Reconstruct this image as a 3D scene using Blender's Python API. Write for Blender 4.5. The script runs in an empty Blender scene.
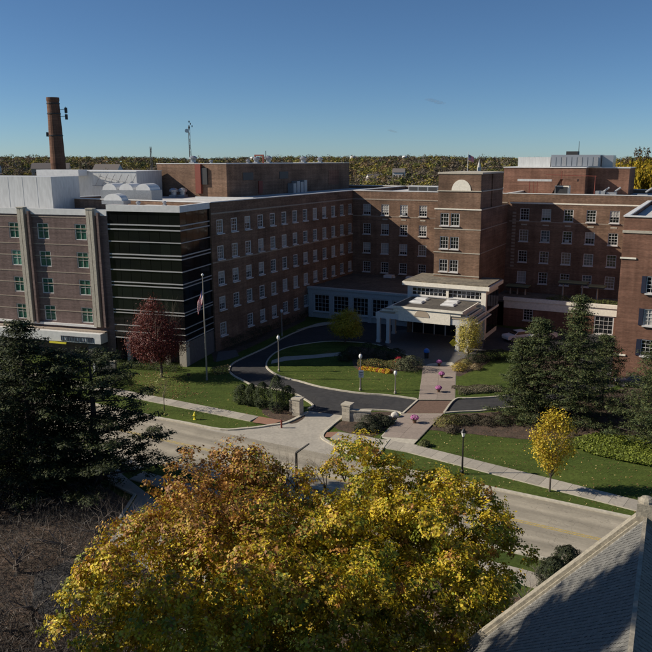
import bpy, bmesh, math, random
import numpy as np
from mathutils import Vector, Matrix
R = math.radians
sc = bpy.context.scene
rng = np.random.default_rng(7)
random.seed(7)
# ------------------------------------------------------------------ camera, sky, sun, exposure
FPX, CX, CY, CAMH, TILT = 735.0, 345.0, 326.0, 26.0, math.atan(166 / 735)
cam = bpy.data.objects.new("camera", bpy.data.cameras.new("camera"))
sc.collection.objects.link(cam); sc.camera = cam
cam.location = (0, 0, CAMH); cam.rotation_euler = (math.pi / 2 - TILT, 0, 0)
cam.data.sensor_width = 36; cam.data.lens = 36 * FPX / 652
cam.data.shift_x = -(CX - 326) / 652
cam.data.clip_start = 0.5; cam.data.clip_end = 12000
SUN_EL, SUN_AZ = 31.5, -90.0          # sun stands to the left (azimuth from +Y, clockwise)
w = bpy.data.worlds.new("World"); sc.world = w; w.use_nodes = True
nt = w.node_tree; bg = nt.nodes["Background"]
sky = nt.nodes.new("ShaderNodeTexSky"); sky.sky_type = 'NISHITA'; sky.sun_disc = False
sky.sun_elevation = R(SUN_EL); sky.sun_rotation = R(SUN_AZ)
sky.altitude = 200; sky.air_density = 0.68; sky.dust_density = 0.12; sky.ozone_density = 6.0
tint = nt.nodes.new('ShaderNodeMixRGB'); tint.blend_type = 'MULTIPLY'; tint.inputs[0].default_value = 1; tint.inputs[2].default_value = (0.91, 1.0, 1.0, 1)
nt.links.new(sky.outputs[0], tint.inputs[1]); nt.links.new(tint.outputs[0], bg.inputs[0]); bg.inputs[1].default_value = 0.076
sun = bpy.data.objects.new("sun", bpy.data.lights.new("sun", 'SUN')); sc.collection.objects.link(sun)
sun.data.energy = 5.0; sun.data.angle = R(0.55); sun.data.color = (1.0, 0.90, 0.76)
sd = Vector((math.sin(R(SUN_AZ)) * math.cos(R(SUN_EL)), math.cos(R(SUN_AZ)) * math.cos(R(SUN_EL)), math.sin(R(SUN_EL))))
sun.rotation_euler = sd.to_track_quat('Z', 'Y').to_euler(); sun.location = (-60, 20, 80)
vs = sc.view_settings; vs.view_transform = 'Standard'; vs.look = 'None'; vs.exposure = 0.10; vs.gamma = 1
sc.cycles.max_bounces = 5; sc.cycles.transparent_max_bounces = 8
# ------------------------------------------------------------------ survey: where a point of the ground lies
_c, _s = math.cos(TILT), math.sin(TILT)
def ground_at(x, y, z=0.0):
    a = (x - CX) / FPX; b = (y - CY) / FPX
    d = (a, _c - b * _s, -_s - b * _c); t = (z - CAMH) / d[2]
    return (d[0] * t, d[1] * t)
GA = ground_at
def gpts(*p): return [GA(*q) for q in p]
KO = (1.43, 138.44)      # inner corner of the hospital court; frame B: x along azimuth 116, y along azimuth 26
def bxy(x, y):
    a = R(26); return (KO[0] + x * math.cos(a) + y * math.sin(a), KO[1] - x * math.sin(a) + y * math.cos(a))
# ------------------------------------------------------------------ materials
def mat(name, col, rough=0.85, var=0.0, scale=3.0, metal=0.0, spec=0.5, bump=0.0, col2=None, attr=False, transl=0.0, coord='Object', detail=4, stretch=None):
    m = bpy.data.materials.new(name); m.use_nodes = True; n = m.node_tree; L = n.links
    p = n.nodes["Principled BSDF"]; p.inputs["Roughness"].default_value = rough
    p.inputs["Metallic"].default_value = metal; p.inputs["Specular IOR Level"].default_value = spec
    out = None
    if attr:
        a = n.nodes.new("ShaderNodeVertexColor"); a.layer_name = "col"; out = a.outputs[0]
    else:
        rgb = n.nodes.new("ShaderNodeRGB"); rgb.outputs[0].default_value = (*col, 1); out = rgb.outputs[0]
    tc = n.nodes.new("ShaderNodeTexCoord"); vec = tc.outputs[coord]
    if stretch:
        mp = n.nodes.new("ShaderNodeMapping"); mp.inputs["Scale"].default_value = stretch; L.new(vec, mp.inputs[0]); vec = mp.outputs[0]
    if var or col2 or bump:
        no = n.nodes.new("ShaderNodeTexNoise"); no.inputs["Scale"].default_value = scale; no.inputs["Detail"].default_value = detail
        no.inputs["Roughness"].default_value = 0.65; L.new(vec, no.inputs["Vector"])
    if col2:
        r = n.nodes.new("ShaderNodeValToRGB"); r.color_ramp.elements[0].position = 0.38; r.color_ramp.elements[1].position = 0.62
        r.color_ramp.elements[0].color = (*col, 1); r.color_ramp.elements[1].color = (*col2, 1)
        L.new(no.outputs[0], r.inputs[0]); out = r.outputs[0]
    if var:
        no2 = n.nodes.new("ShaderNodeTexNoise"); no2.inputs["Scale"].default_value = scale * 5.3; no2.inputs["Detail"].default_value = 5; L.new(vec, no2.inputs["Vector"])
        mr = n.nodes.new("ShaderNodeMapRange"); mr.inputs[1].default_value = 0.3; mr.inputs[2].default_value = 0.7; mr.inputs[3].default_value = 1 - var; mr.inputs[4].default_value = 1 + var
        L.new(no2.outputs[0], mr.inputs[0])
        mx = n.nodes.new("ShaderNodeVectorMath"); mx.operation = 'SCALE'; L.new(out, mx.inputs[0]); L.new(mr.outputs[0], mx.inputs["Scale"]); out = mx.outputs[0]
    L.new(out, p.inputs["Base Color"])
    if bump:
        b = n.nodes.new("ShaderNodeBump"); b.inputs["Strength"].default_value = bump; b.inputs["Distance"].default_value = 0.05
        no3 = n.nodes.new("ShaderNodeTexNoise"); no3.inputs["Scale"].default_value = scale * 8; L.new(vec, no3.inputs["Vector"])
        L.new(no3.outputs[0], b.inputs["Height"]); L.new(b.outputs[0], p.inputs["Normal"])
    if transl:
        t = n.nodes.new("ShaderNodeBsdfTranslucent"); L.new(out, t.inputs[0])
        ms = n.nodes.new("ShaderNodeMixShader"); ms.inputs[0].default_value = transl
        L.new(p.outputs[0], ms.inputs[1]); L.new(t.outputs[0], ms.inputs[2]); L.new(ms.outputs[0], n.nodes["Material Output"].inputs[0])
    return m
def brick_mat(name, c1, c2, mortar, stain=0.34):
    m = bpy.data.materials.new(name); m.use_nodes = True; n = m.node_tree; L = n.links
    p = n.nodes["Principled BSDF"]; p.inputs["Roughness"].default_value = 0.9; p.inputs["Specular IOR Level"].default_value = 0.2
    tc = n.nodes.new("ShaderNodeTexCoord"); sp = n.nodes.new("ShaderNodeSeparateXYZ"); L.new(tc.outputs["Object"], sp.inputs[0])
    ad = n.nodes.new("ShaderNodeMath"); L.new(sp.outputs[0], ad.inputs[0]); L.new(sp.outputs[1], ad.inputs[1])
    cb = n.nodes.new("ShaderNodeCombineXYZ"); L.new(ad.outputs[0], cb.inputs[0]); L.new(sp.outputs[2], cb.inputs[1])
    b = n.nodes.new("ShaderNodeTexBrick"); L.new(cb.outputs[0], b.inputs[0]); b.inputs["Scale"].default_value = 1.0
    b.inputs["Brick Width"].default_value = 0.3; b.inputs["Row Height"].default_value = 0.1; b.inputs["Mortar Size"].default_value = 0.012
    b.inputs["Color1"].default_value = (*c1, 1); b.inputs["Color2"].default_value = (*c2, 1); b.inputs["Mortar"].default_value = (*mortar, 1)
    out = b.outputs[0]
    # weathering: broad patches, floor-high streaks and course-to-course changes in firing colour
    for sx, sz, lo, hi in ((0.22, 0.35, 1 - stain, 1 + stain * 0.6), (1.6, 0.11, 0.80, 1.12), (0.10, 3.1, 0.80, 1.16), (2.4, 5.0, 0.84, 1.14)):
        mp = n.nodes.new("ShaderNodeMapping"); mp.inputs["Scale"].default_value = (sx, sz, 1); L.new(cb.outputs[0], mp.inputs[0])
        no = n.nodes.new("ShaderNodeTexNoise"); no.inputs["Scale"].default_value = 1; no.inputs["Detail"].default_value = 4; L.new(mp.outputs[0], no.inputs["Vector"])
        mr = n.nodes.new("ShaderNodeMapRange"); mr.inputs[1].default_value = 0.3; mr.inputs[2].default_value = 0.7; mr.inputs[3].default_value = lo; mr.inputs[4].default_value = hi; L.new(no.outputs[0], mr.inputs[0])
        mx = n.nodes.new("ShaderNodeVectorMath"); mx.operation = 'SCALE'; L.new(out, mx.inputs[0]); L.new(mr.outputs[0], mx.inputs["Scale"]); out = mx.outputs[0]
    L.new(out, p.inputs["Base Color"]); return m
M = {}
M['brick'] = brick_mat("brown_brick", (0.265, 0.155, 0.098), (0.190, 0.108, 0.070), (0.20, 0.16, 0.125))
M['brick_red'] = brick_mat("red_brick", (0.250, 0.125, 0.085), (0.205, 0.102, 0.070), (0.22, 0.14, 0.10))
M['brick_mauve'] = brick_mat("mauve_brick", (0.200, 0.135, 0.120), (0.160, 0.108, 0.098), (0.20, 0.165, 0.15), 0.12)
M['limestone'] = mat("limestone", (0.46, 0.42, 0.34), 0.85, 0.14, 0.8, bump=0.2)
M['band'] = mat("limestone_band", (0.34, 0.28, 0.22), 0.85, 0.16, 0.8)
M['cream'] = mat("cream_painted_trim", (0.82, 0.77, 0.65), 0.7, 0.10, 0.7)
M['white'] = mat("white_painted_wood", (0.62, 0.61, 0.585), 0.55, 0.06, 1.5)
M['shaded_white'] = mat("white_paint_toned_for_shade", (0.46, 0.47, 0.46), 0.6, 0.12, 1.0)  # white paint greyed so its colour carries the court's shade on the low wing
M['coping'] = mat("white_metal_coping", (0.70, 0.70, 0.68), 0.5, 0.08, 0.4)
M['membrane'] = mat("pale_roof_membrane", (0.60, 0.59, 0.56), 0.8, 0.14, 0.25, col2=(0.48, 0.47, 0.45))
M['roof_dark'] = mat("dark_gravel_roof", (0.075, 0.066, 0.055), 0.95, 0.35, 0.5, col2=(0.12, 0.105, 0.085))
M['roof_tan'] = mat("worn_tan_roof_gravel", (0.22, 0.19, 0.14), 0.95, 0.3, 0.6, col2=(0.13, 0.115, 0.09))
M['glass'] = mat("dark_window_glass", (0.012, 0.014, 0.017), 0.06, spec=0.8)
M['glass_b'] = mat("window_glass_over_drawn_blind", (0.40, 0.39, 0.36), 0.16, 0.05, 1.0, spec=0.7)
M['glass_t'] = mat("blue_grey_window_glass", (0.10, 0.12, 0.13), 0.10, 0.3, 0.8, spec=0.8)
M['glass_w'] = mat("window_glass_over_tan_curtain", (0.21, 0.175, 0.13), 0.15, 0.25, 1.5, spec=0.6)
M['glass_g'] = mat("green_tinted_window_glass", (0.035, 0.115, 0.085), 0.08, 0.5, 1.2, spec=0.8)
M['glass_gb'] = mat("green_tinted_glass_over_blind", (0.13, 0.30, 0.23), 0.12, 0.2, 1.2, spec=0.8)
M['curtain'] = mat("black_tinted_curtain_glass", (0.007, 0.008, 0.009), 0.07, spec=0.45)
M['curtain_g'] = mat("olive_tinted_curtain_glass", (0.010, 0.013, 0.013), 0.08, spec=0.5)
M['alu'] = mat("brushed_aluminium_trim", (0.44, 0.44, 0.43), 0.45, 0.06, 1, metal=0.15)
M['metal_white'] = mat("white_metal_siding", (0.56, 0.57, 0.56), 0.5, 0.12, 0.5, stretch=(1.5, 1.5, 0.3))
M['metal_grey'] = mat("grey_galvanised_metal", (0.34, 0.35, 0.36), 0.45, 0.15, 1.5, metal=0.4)
M['metal_dark'] = mat("dark_painted_metal", (0.035, 0.035, 0.035), 0.5, 0.1, 2)
M['verdigris'] = mat("pale_green_canopy_sheet", (0.22, 0.24, 0.13), 0.7, 0.2, 2)
M['rust'] = mat("rust_red_painted_steel", (0.20, 0.045, 0.028), 0.7, 0.2, 2)
M['asphalt'] = mat("fresh_dark_asphalt", (0.032, 0.032, 0.034), 0.85, 0.25, 0.35, col2=(0.045, 0.044, 0.044))
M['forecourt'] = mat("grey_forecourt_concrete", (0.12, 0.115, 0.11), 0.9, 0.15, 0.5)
M['grass_patch'] = None
M['mulch'] = mat("brown_bark_mulch", (0.055, 0.038, 0.025), 0.95, 0.5, 0.9, bump=0.6, col2=(0.095, 0.062, 0.042))
M['curb'] = mat("pale_concrete_curb", (0.50, 0.46, 0.37), 0.85, 0.16, 0.8)
M['slab'] = mat("concrete_paving", (0.37, 0.34, 0.285), 0.9, 0.12, 0.7, col2=(0.43, 0.395, 0.33))
M['paver'] = mat("brown_brick_pavers", (0.135, 0.085, 0.06), 0.9, 0.3, 2.5, col2=(0.17, 0.105, 0.075))
M['tactile'] = mat("red_brick_landing", (0.30, 0.16, 0.105), 0.9, 0.2, 2.5)
M['yellow'] = mat("worn_yellow_road_paint", (0.44, 0.33, 0.10), 0.8, 0.35, 2.0)
M['bark'] = mat("grey_brown_bark", (0.11, 0.088, 0.068), 0.95, 0.3, 4, bump=0.6)
M['bark_dark'] = mat("dark_pine_bark", (0.045, 0.035, 0.028), 0.95, 0.3, 4)
M['twig'] = mat("weathered_grey_twigs", (0.20, 0.165, 0.135), 0.95, 0.35, 0.7, col2=(0.13, 0.105, 0.085))
M['leaf'] = mat("autumn_leaves", (0.5, 0.4, 0.05), 0.55, attr=True, transl=0.24, spec=0.35)
M['needle'] = mat("evergreen_needles", (0.5, 0.4, 0.05), 0.7, attr=True, transl=0.08, spec=0.25)
M['forest'] = mat("woodland_canopy", (0.5, 0.4, 0.05), 0.9, attr=True, transl=0.15, spec=0.1)
M['slate'] = mat("grey_roof_slate", (0.22, 0.215, 0.20), 0.75, 0.28, 1.6, col2=(0.30, 0.29, 0.265))
M['flower'] = mat("flower_petals", (0.5, 0.4, 0.05), 0.7, attr=True, transl=0.2)
M['lamp_globe'] = mat("white_lamp_globe", (0.80, 0.80, 0.78), 0.3)
M['lamp_post'] = mat("weathered_tan_lamp_post", (0.30, 0.27, 0.22), 0.6)
M['black'] = mat("black_enamel", (0.015, 0.015, 0.016), 0.4)
M['hydrant'] = mat("yellow_hydrant_paint", (0.75, 0.66, 0.06), 0.45)
M['sign_white'] = mat("white_sign_face", (0.75, 0.75, 0.74), 0.5)
M['blue'] = mat("blue_plastic", (0.03, 0.16, 0.50), 0.45)
M['terracotta'] = mat("brown_clay_pot", (0.16, 0.09, 0.06), 0.8)
M['carw'] = mat("white_car_paint", (0.70, 0.70, 0.70), 0.25, spec=0.7)
M['carr'] = mat("dark_red_car_paint", (0.22, 0.02, 0.02), 0.25, spec=0.7)
M['cars'] = mat("silver_car_paint", (0.40, 0.41, 0.43), 0.3, metal=0.5)
M['card'] = mat("dark_blue_car_paint", (0.03, 0.035, 0.06), 0.25, spec=0.7)
M['tyre'] = mat("black_rubber", (0.02, 0.02, 0.02), 0.9)
M['boulder'] = mat("pale_boulder_stone", (0.50, 0.48, 0.43), 0.9, 0.15, 2, bump=0.4)
M['rail_white'] = mat("white_rail_paint", (0.72, 0.72, 0.70), 0.5)
M['chim'] = brick_mat("chimney_brick", (0.22, 0.105, 0.070), (0.17, 0.080, 0.055), (0.2, 0.14, 0.1), 0.3)
M['house_w'] = mat("pale_house_siding", (0.62, 0.60, 0.56), 0.8)
M['house_r'] = mat("grey_shingle_roof", (0.16, 0.14, 0.13), 0.9)
M['tan_house'] = mat("tan_stucco", (0.40, 0.33, 0.25), 0.9)
def grass_material():
    m = bpy.data.materials.new("autumn_lawn"); m.use_nodes = True; n = m.node_tree; L = n.links
    p = n.nodes["Principled BSDF"]; p.inputs["Roughness"].default_value = 0.95; p.inputs["Specular IOR Level"].default_value = 0.1
    tc = n.nodes.new("ShaderNodeTexCoord")
    def noise(s, d, st=None):
        v = tc.outputs["Object"]
        if st:
            mp = n.nodes.new("ShaderNodeMapping"); mp.inputs["Scale"].default_value = st; mp.inputs["Rotation"].default_value = (0, 0, R(26)); L.new(v, mp.inputs[0]); v = mp.outputs[0]
        q = n.nodes.new("ShaderNodeTexNoise"); q.inputs["Scale"].default_value = s; q.inputs["Detail"].default_value = d; q.inputs["Roughness"].default_value = 0.7; L.new(v, q.inputs["Vector"]); return q.outputs[0]
    r = n.nodes.new("ShaderNodeValToRGB"); e = r.color_ramp.elements
    e[0].position = 0.33; e[0].color = (0.052, 0.080, 0.018, 1); e[1].position = 0.60; e[1].color = (0.088, 0.118, 0.026, 1)
    x = e.new(0.72); x.color = (0.135, 0.122, 0.048, 1)
    L.new(noise(0.16, 7), r.inputs[0])
    mr = n.nodes.new("ShaderNodeMapRange"); mr.inputs[1].default_value = 0.3; mr.inputs[2].default_value = 0.7; mr.inputs[3].default_value = 0.62; mr.inputs[4].default_value = 1.38
    L.new(noise(3.5, 8), mr.inputs[0])
    a = n.nodes.new("ShaderNodeVectorMath"); a.operation = 'SCALE'; L.new(r.outputs[0], a.inputs[0]); L.new(mr.outputs[0], a.inputs["Scale"])
    m2 = n.nodes.new("ShaderNodeMapRange"); m2.inputs[1].default_value = 0.35; m2.inputs[2].default_value = 0.65; m2.inputs[3].default_value = 0.90; m2.inputs[4].default_value = 1.10
    L.new(noise(1.0, 2, (0.08, 1.1, 1)), m2.inputs[0])
    b = n.nodes.new("ShaderNodeVectorMath"); b.operation = 'SCALE'; L.new(a.outputs[0], b.inputs[0]); L.new(m2.outputs[0], b.inputs["Scale"])
    L.new(b.outputs[0], p.inputs["Base Color"])
    bu = n.nodes.new("ShaderNodeBump"); bu.inputs["Distance"].default_value = 0.06; bu.inputs["Strength"].default_value = 0.8; L.new(noise(14, 4), bu.inputs["Height"]); L.new(bu.outputs[0], p.inputs["Normal"])
    return m
M['grass'] = grass_material()
def road_material():
    m = bpy.data.materials.new("worn_concrete_street"); m.use_nodes = True; n = m.node_tree; L = n.links
    p = n.nodes["Principled BSDF"]; p.inputs["Roughness"].default_value = 0.85
    tc = n.nodes.new("ShaderNodeTexCoord"); sp = n.nodes.new("ShaderNodeSeparateXYZ"); L.new(tc.outputs["Object"], sp.inputs[0])
    def rng_(v, a, b, c, d):
        q = n.nodes.new("ShaderNodeMapRange"); q.inputs[1].default_value = a; q.inputs[2].default_value = b; q.inputs[3].default_value = c; q.inputs[4].default_value = d; L.new(v, q.inputs[0]); return q.outputs[0]
    def noise(st, d, s=1.0):
        mp = n.nodes.new("ShaderNodeMapping"); mp.inputs["Scale"].default_value = st; L.new(tc.outputs["Object"], mp.inputs[0])
        q = n.nodes.new("ShaderNodeTexNoise"); q.inputs["Scale"].default_value = s; q.inputs["Detail"].default_value = d; q.inputs["Roughness"].default_value = 0.7; L.new(mp.outputs[0], q.inputs["Vector"]); return q.outputs[0]
    col = n.nodes.new("ShaderNodeRGB"); col.outputs[0].default_value = (0.37, 0.33, 0.255, 1); out = col.outputs[0]
    fs = [rng_(noise((0.35, 0.35, 1), 6), 0.3, 0.7, 0.82, 1.14), rng_(noise((0.05, 1.3, 1), 4), 0.35, 0.65, 0.86, 1.10), rng_(noise((5, 5, 1), 6), 0.3, 0.7, 0.90, 1.10)]
    # darker wheel tracks: tyre wear in four lines, broken by noise
    wv = n.nodes.new("ShaderNodeMath"); wv.operation = 'MULTIPLY'; wv.inputs[1].default_value = 2 * math.pi / 2.2; L.new(sp.outputs[1], wv.inputs[0])
    sn = n.nodes.new("ShaderNodeMath"); sn.operation = 'SINE'; L.new(wv.outputs[0], sn.inputs[0]); fs.append(rng_(sn.outputs[0], -1, 1, 0.80, 1.05))
    # sealed cracks
    vo = n.nodes.new("ShaderNodeTexVoronoi"); vo.feature = 'DISTANCE_TO_EDGE'; vo.inputs["Scale"].default_value = 0.22
    mp = n.nodes.new("ShaderNodeMapping"); mp.inputs["Scale"].default_value = (0.8, 1.2, 1); no = n.nodes.new("ShaderNodeTexNoise"); no.inputs["Scale"].default_value = 0.8; no.inputs["Detail"].default_value = 5
    L.new(tc.outputs["Object"], no.inputs["Vector"]); mx = n.nodes.new("ShaderNodeMixRGB"); mx.inputs[0].default_value = 0.12; L.new(tc.outputs["Object"], mx.inputs[1])
    sc2 = n.nodes.new("ShaderNodeVectorMath"); sc2.operation = 'SCALE'; sc2.inputs["Scale"].default_value = 30; L.new(no.outputs[1], sc2.inputs[0]); L.new(sc2.outputs[0], mx.inputs[2]); L.new(mx.outputs[0], mp.inputs[0]); L.new(mp.outputs[0], vo.inputs["Vector"])
    fs.append(rng_(vo.outputs["Distance"], 0.0, 0.006, 0.55, 1.0))
    for f in fs:
        q = n.nodes.new("ShaderNodeVectorMath"); q.operation = 'SCALE'; L.new(out, q.inputs[0]); L.new(f, q.inputs["Scale"]); out = q.outputs[0]
    L.new(out, p.inputs["Base Color"]); return m
M['road'] = road_material()
# ------------------------------------------------------------------ mesh helpers
COL = sc.collection
class MB:
    def __init__(s): s.v = []; s.f = []
    def quad(s, a, b, c, d): n = len(s.v); s.v += [a, b, c, d]; s.f.append((n, n + 1, n + 2, n + 3)); return s
    def poly(s, pts): n = len(s.v); s.v += list(pts); s.f.append(tuple(range(n, n + len(pts)))); return s
    def box(s, x0, x1, y0, y1, z0, z1, skip=''):
        n = len(s.v)
        s.v += [(x0, y0, z0), (x1, y0, z0), (x1, y1, z0), (x0, y1, z0), (x0, y0, z1), (x1, y0, z1), (x1, y1, z1), (x0, y1, z1)]
        F = {'b': (0, 3, 2, 1), 't': (4, 5, 6, 7), 'f': (0, 1, 5, 4), 'r': (1, 2, 6, 5), 'k': (2, 3, 7, 6), 'l': (3, 0, 4, 7)}
        for k, q in F.items():
            if k not in skip: s.f.append(tuple(n + i for i in q))
        return s
    def prism(s, pts, z0, z1):
        n = len(s.v); k = len(pts)
        s.v += [(p[0], p[1], z0) for p in pts] + [(p[0], p[1], z1) for p in pts]
        for i in range(k): j = (i + 1) % k; s.f.append((n + i, n + j, n + k + j, n + k + i))
        s.f.append(tuple(n + k + i for i in range(k))); s.f.append(tuple(n + i for i in reversed(range(k)))); return s
    def tube(s, p0, p1, r0, r1=None, n=8, cap=True):
        r1 = r0 if r1 is None else r1; p0 = Vector(p0); p1 = Vector(p1); d = (p1 - p0)
        if d.length < 1e-6: return s
        d.normalize(); a = d.orthogonal().normalized(); b = d.cross(a); k = len(s.v)
        for p, r in ((p0, r0), (p1, r1)):
            for i in range(n):
                t = 2 * math.pi * i / n; q = p + (a * math.cos(t) + b * math.sin(t)) * r; s.v.append(tuple(q))
        for i in range(n): j = (i + 1) % n; s.f.append((k + i, k + j, k + n + j, k + n + i))
        if cap: s.f.append(tuple(k + i for i in reversed(range(n)))); s.f.append(tuple(k + n + i for i in range(n)))
        return s
    def lathe(s, prof, n=14, c=(0, 0)):
        k = len(s.v)
        for r, z in prof:
            for i in range(n): t = 2 * math.pi * i / n; s.v.append((c[0] + r * math.cos(t), c[1] + r * math.sin(t), z))
        for a in range(len(prof) - 1):
            for i in range(n): j = (i + 1) % n; s.f.append((k + a * n + i, k + a * n + j, k + (a + 1) * n + j, k + (a + 1) * n + i))
        s.f.append(tuple(k + i for i in reversed(range(n)))); s.f.append(tuple(k + (len(prof) - 1) * n + i for i in range(n))); return s
    def build(s, name, m, parent=None, loc=(0, 0, 0), rot=0.0, smooth=False, label=None):
        me = bpy.data.meshes.new(name); me.from_pydata(s.v, [], s.f); me.update()
        return link(name, me, m, parent, loc, rot, smooth, label)
def link(name, me, m, parent=None, loc=(0, 0, 0), rot=0.0, smooth=False, label=None):
    if m is not None and not me.materials: me.materials.append(m)
    if smooth: me.polygons.foreach_set("use_smooth", [True] * len(me.polygons))
    o = bpy.data.objects.new(name, me); COL.objects.link(o); o.location = loc
    o.rotation_euler = tuple(rot) if isinstance(rot, (tuple, list)) else (0, 0, rot)
    if parent is not None: o.parent = parent
    if label: o["label"] = label
    return o
def thing(name, label, cat, loc=(0, 0, 0), rot=0.0, group=None):
    o = bpy.data.objects.new(name, None); COL.objects.link(o); o.location = loc; o.rotation_euler = (0, 0, rot); o.empty_display_size = 0.5
    o["label"] = label; o["category"] = cat
    if group: o["group"] = group
    return o
def tag(o, label, cat, group=None):
    o["label"] = label; o["category"] = cat
    if group: o["group"] = group
    return o
def kind(o, k, label=None):
    o["kind"] = k
    if label: o["label"] = label
    return o
def sheet(name, pts, z, m, k='structure', parent=None, thick=0.0):
    bm = bmesh.new(); vs_ = [bm.verts.new((p[0], p[1], z)) for p in pts]; f = bm.faces.new(vs_)
    f.normal_update()
    if f.normal.z < 0: f.normal_flip()
    if thick:
        r = bmesh.ops.extrude_face_region(bm, geom=[f]); bmesh.ops.translate(bm, verts=[v for v in r['geom'] if isinstance(v, bmesh.types.BMVert)], vec=(0, 0, thick))
        bmesh.ops.recalc_face_normals(bm, faces=bm.faces)
    bmesh.ops.triangulate(bm, faces=[q for q in bm.faces if len(q.verts) > 4], ngon_method='EAR_CLIP')
    me = bpy.data.meshes.new(name); bm.to_mesh(me); bm.free()
    o = link(name, me, m, parent)
    if k: o["kind"] = k
    return o
def smooth_line(pts, n=6, closed=False):
    out = []; P = [Vector((p[0], p[1])) for p in pts]; N = len(P)
    rngi = range(N if closed else N - 1)
    for i in rngi:
        g = lambda k: P[k % N] if closed else P[max(0, min(N - 1, k))]
        p0, p1, p2, p3 = g(i - 1), g(i), g(i + 1), g(i + 2)
        for j in range(n):
            t = j / n; out.append(tuple(0.5 * ((2 * p1) + (-p0 + p2) * t + (2 * p0 - 5 * p1 + 4 * p2 - p3) * t * t + (-p0 + 3 * p1 - 3 * p2 + p3) * t ** 3)))
    if not closed: out.append(tuple(P[-1]))
    return out
def curb(pts, name="curb", width=0.2, h=0.14, m=None, closed=False):
    b = MB(); P = [Vector(p) for p in pts]; n = len(P); L_ = []; R_ = []
    for i in range(n):
        a = P[i - 1] if (i or closed) else P[i]; c = P[(i + 1) % n] if (i < n - 1 or closed) else P[i]
        d = (c - a); d.normalize(); q = Vector((-d.y, d.x)) * width / 2; L_.append(P[i] + q); R_.append(P[i] - q)
    for i in range(n if closed else n - 1):
        j = (i + 1) % n
        for u, v_, w_, x in (((L_[i], h), (L_[j], h), (R_[j], h), (R_[i], h)), ((L_[i], 0), (L_[j], 0), (L_[j], h), (L_[i], h)), ((R_[j], 0), (R_[i], 0), (R_[i], h), (R_[j], h))):
            b.quad(*[(t[0].x, t[0].y, t[1]) for t in (u, v_, w_, x)])
    if not closed:
        for i in (0, n - 1): b.quad((L_[i].x, L_[i].y, 0), (R_[i].x, R_[i].y, 0), (R_[i].x, R_[i].y, h), (L_[i].x, L_[i].y, h))
    return kind(b.build(name, m or M['curb']), 'structure')
# ------------------------------------------------------------------ the ground
sheet("ground", [(-4000, -1500), (4000, -1500), (4000, 5000), (-4000, 5000)], 0.0, M['grass'])
# street frame: origin on the far curb, x along azimuth 118.16, y away from the camera
SO = (-25.26, 75.11); SA = R(28.16)
def sxy(x, y): return (SO[0] + x * math.cos(SA) + y * math.sin(SA), SO[1] - x * math.sin(SA) + y * math.cos(SA))
st = MB().box(-150, 220, -8.9, 0.0, -0.3, 0.012).build("street", M['road'], loc=(SO[0], SO[1], 0), rot=-SA); kind(st, 'structure')
b = MB()
for y in (-4.25, -4.50): b.box(-150, 220, y - 0.06, y + 0.06, 0.013, 0.017)
kind(b.build("centre_line", M['yellow'], loc=(SO[0], SO[1], 0), rot=-SA), 'structure')
mouth = gpts((220.9, 430), (245, 429), (260, 427.5), (269, 426), (287.5, 422.8), (307.7, 412.7))
mouthR = gpts((347, 413), (343, 417), (330.6, 427), (322, 436.5), (331, 444)) 
apron = sheet("street_apron", mouth + [GA(307.7, 411), GA(346, 416)] + mouthR[1:] + [sxy(28.5, -0.1), sxy(12, -0.3)], 0.016, M['slab'])
curb(smooth_line([sxy(-150, 0), sxy(-60, 0)] + gpts((110, 408), (150, 416.8), (185, 423.3)) + mouth, 4), width=0.32)
curb(smooth_line(mouthR + [sxy(31, .05), sxy(36, 0), sxy(60, 0), sxy(200, 0)], 4), width=0.32)
curb([sxy(-150, -8.9), sxy(4, -8.9)], width=0.32)
curb([sxy(15, -8.9), sxy(200, -8.9)], width=0.32)
# hospital drive with its loop, kerbs and lawns
outer = smooth_line(gpts((308, 409), (313, 406), (305, 400), (295, 394.5), (275, 389.5), (256, 387), (243, 381), (233, 375.5), (229, 370), (233, 364), (242, 359), (252, 354.5), (268, 347), (284, 338), (300, 331), (318, 325.5), (342, 322.5), (375, 322)), 5)
south = smooth_line(gpts((347, 412.5), (358, 410.6), (370, 410.2), (385, 411), (397, 412.2), (402, 414.5)), 4)
drive = outer + gpts((470, 322), (520, 330), (612, 333), (640, 350), (652, 372), (610, 388), (575, 398), (540, 404.5), (500, 409), (480, 411.5), (460, 412.3), (444, 413.5), (402, 414.5)) + list(reversed(south)) + gpts((343, 417), (336, 422), (311, 415))
sheet("driveway", drive, 0.010, M['asphalt'])
curb(outer); curb(south)
curb(smooth_line(gpts((444, 413.5), (460, 412.3), (480, 411.5), (500, 409), (540, 404.5), (575, 398), (610, 388)), 4))
inner = smooth_line(gpts((417, 399.8), (400, 397.3), (381, 395.3), (362, 394), (340, 391), (318, 387), (300, 382), (284, 378), (275, 374.5), (267.5, 369), (266.5, 364), (270, 358), (277, 352.5), (290, 347.5), (310, 344), (330, 342), (350, 342.5), (375, 345), (398, 352), (418, 361.5)), 5)
sheet("lawn", inner + gpts((422.9, 367), (421.0, 385), (418.5, 398.5)), 0.09, M['grass'])
curb(inner, h=0.16)
inner2 = smooth_line(gpts((456, 363.5), (466, 358), (480, 354), (500, 351.5), (515, 353), (522, 362), (524, 375), (522, 387), (514, 394), (495, 397.5), (470, 399), (455, 400)), 5)
sheet("lawn", inner2, 0.09, M['grass'])
curb(smooth_line(gpts((444, 413.5), (455, 400), (470, 399), (495, 397.5), (520, 394.5), (545, 390)), 4), h=0.16)
curb(smooth_line(gpts((402, 414.5), (418, 400)), 2), h=0.11)
sheet("forecourt", smooth_line(gpts((398, 352), (418, 361.5), (424, 366.6), (440, 365), (456, 363.2), (466, 357.5), (480, 353), (484, 340), (478, 330), (400, 330), (385, 342)), 3, True), 0.016, M['forecourt'])
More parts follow.
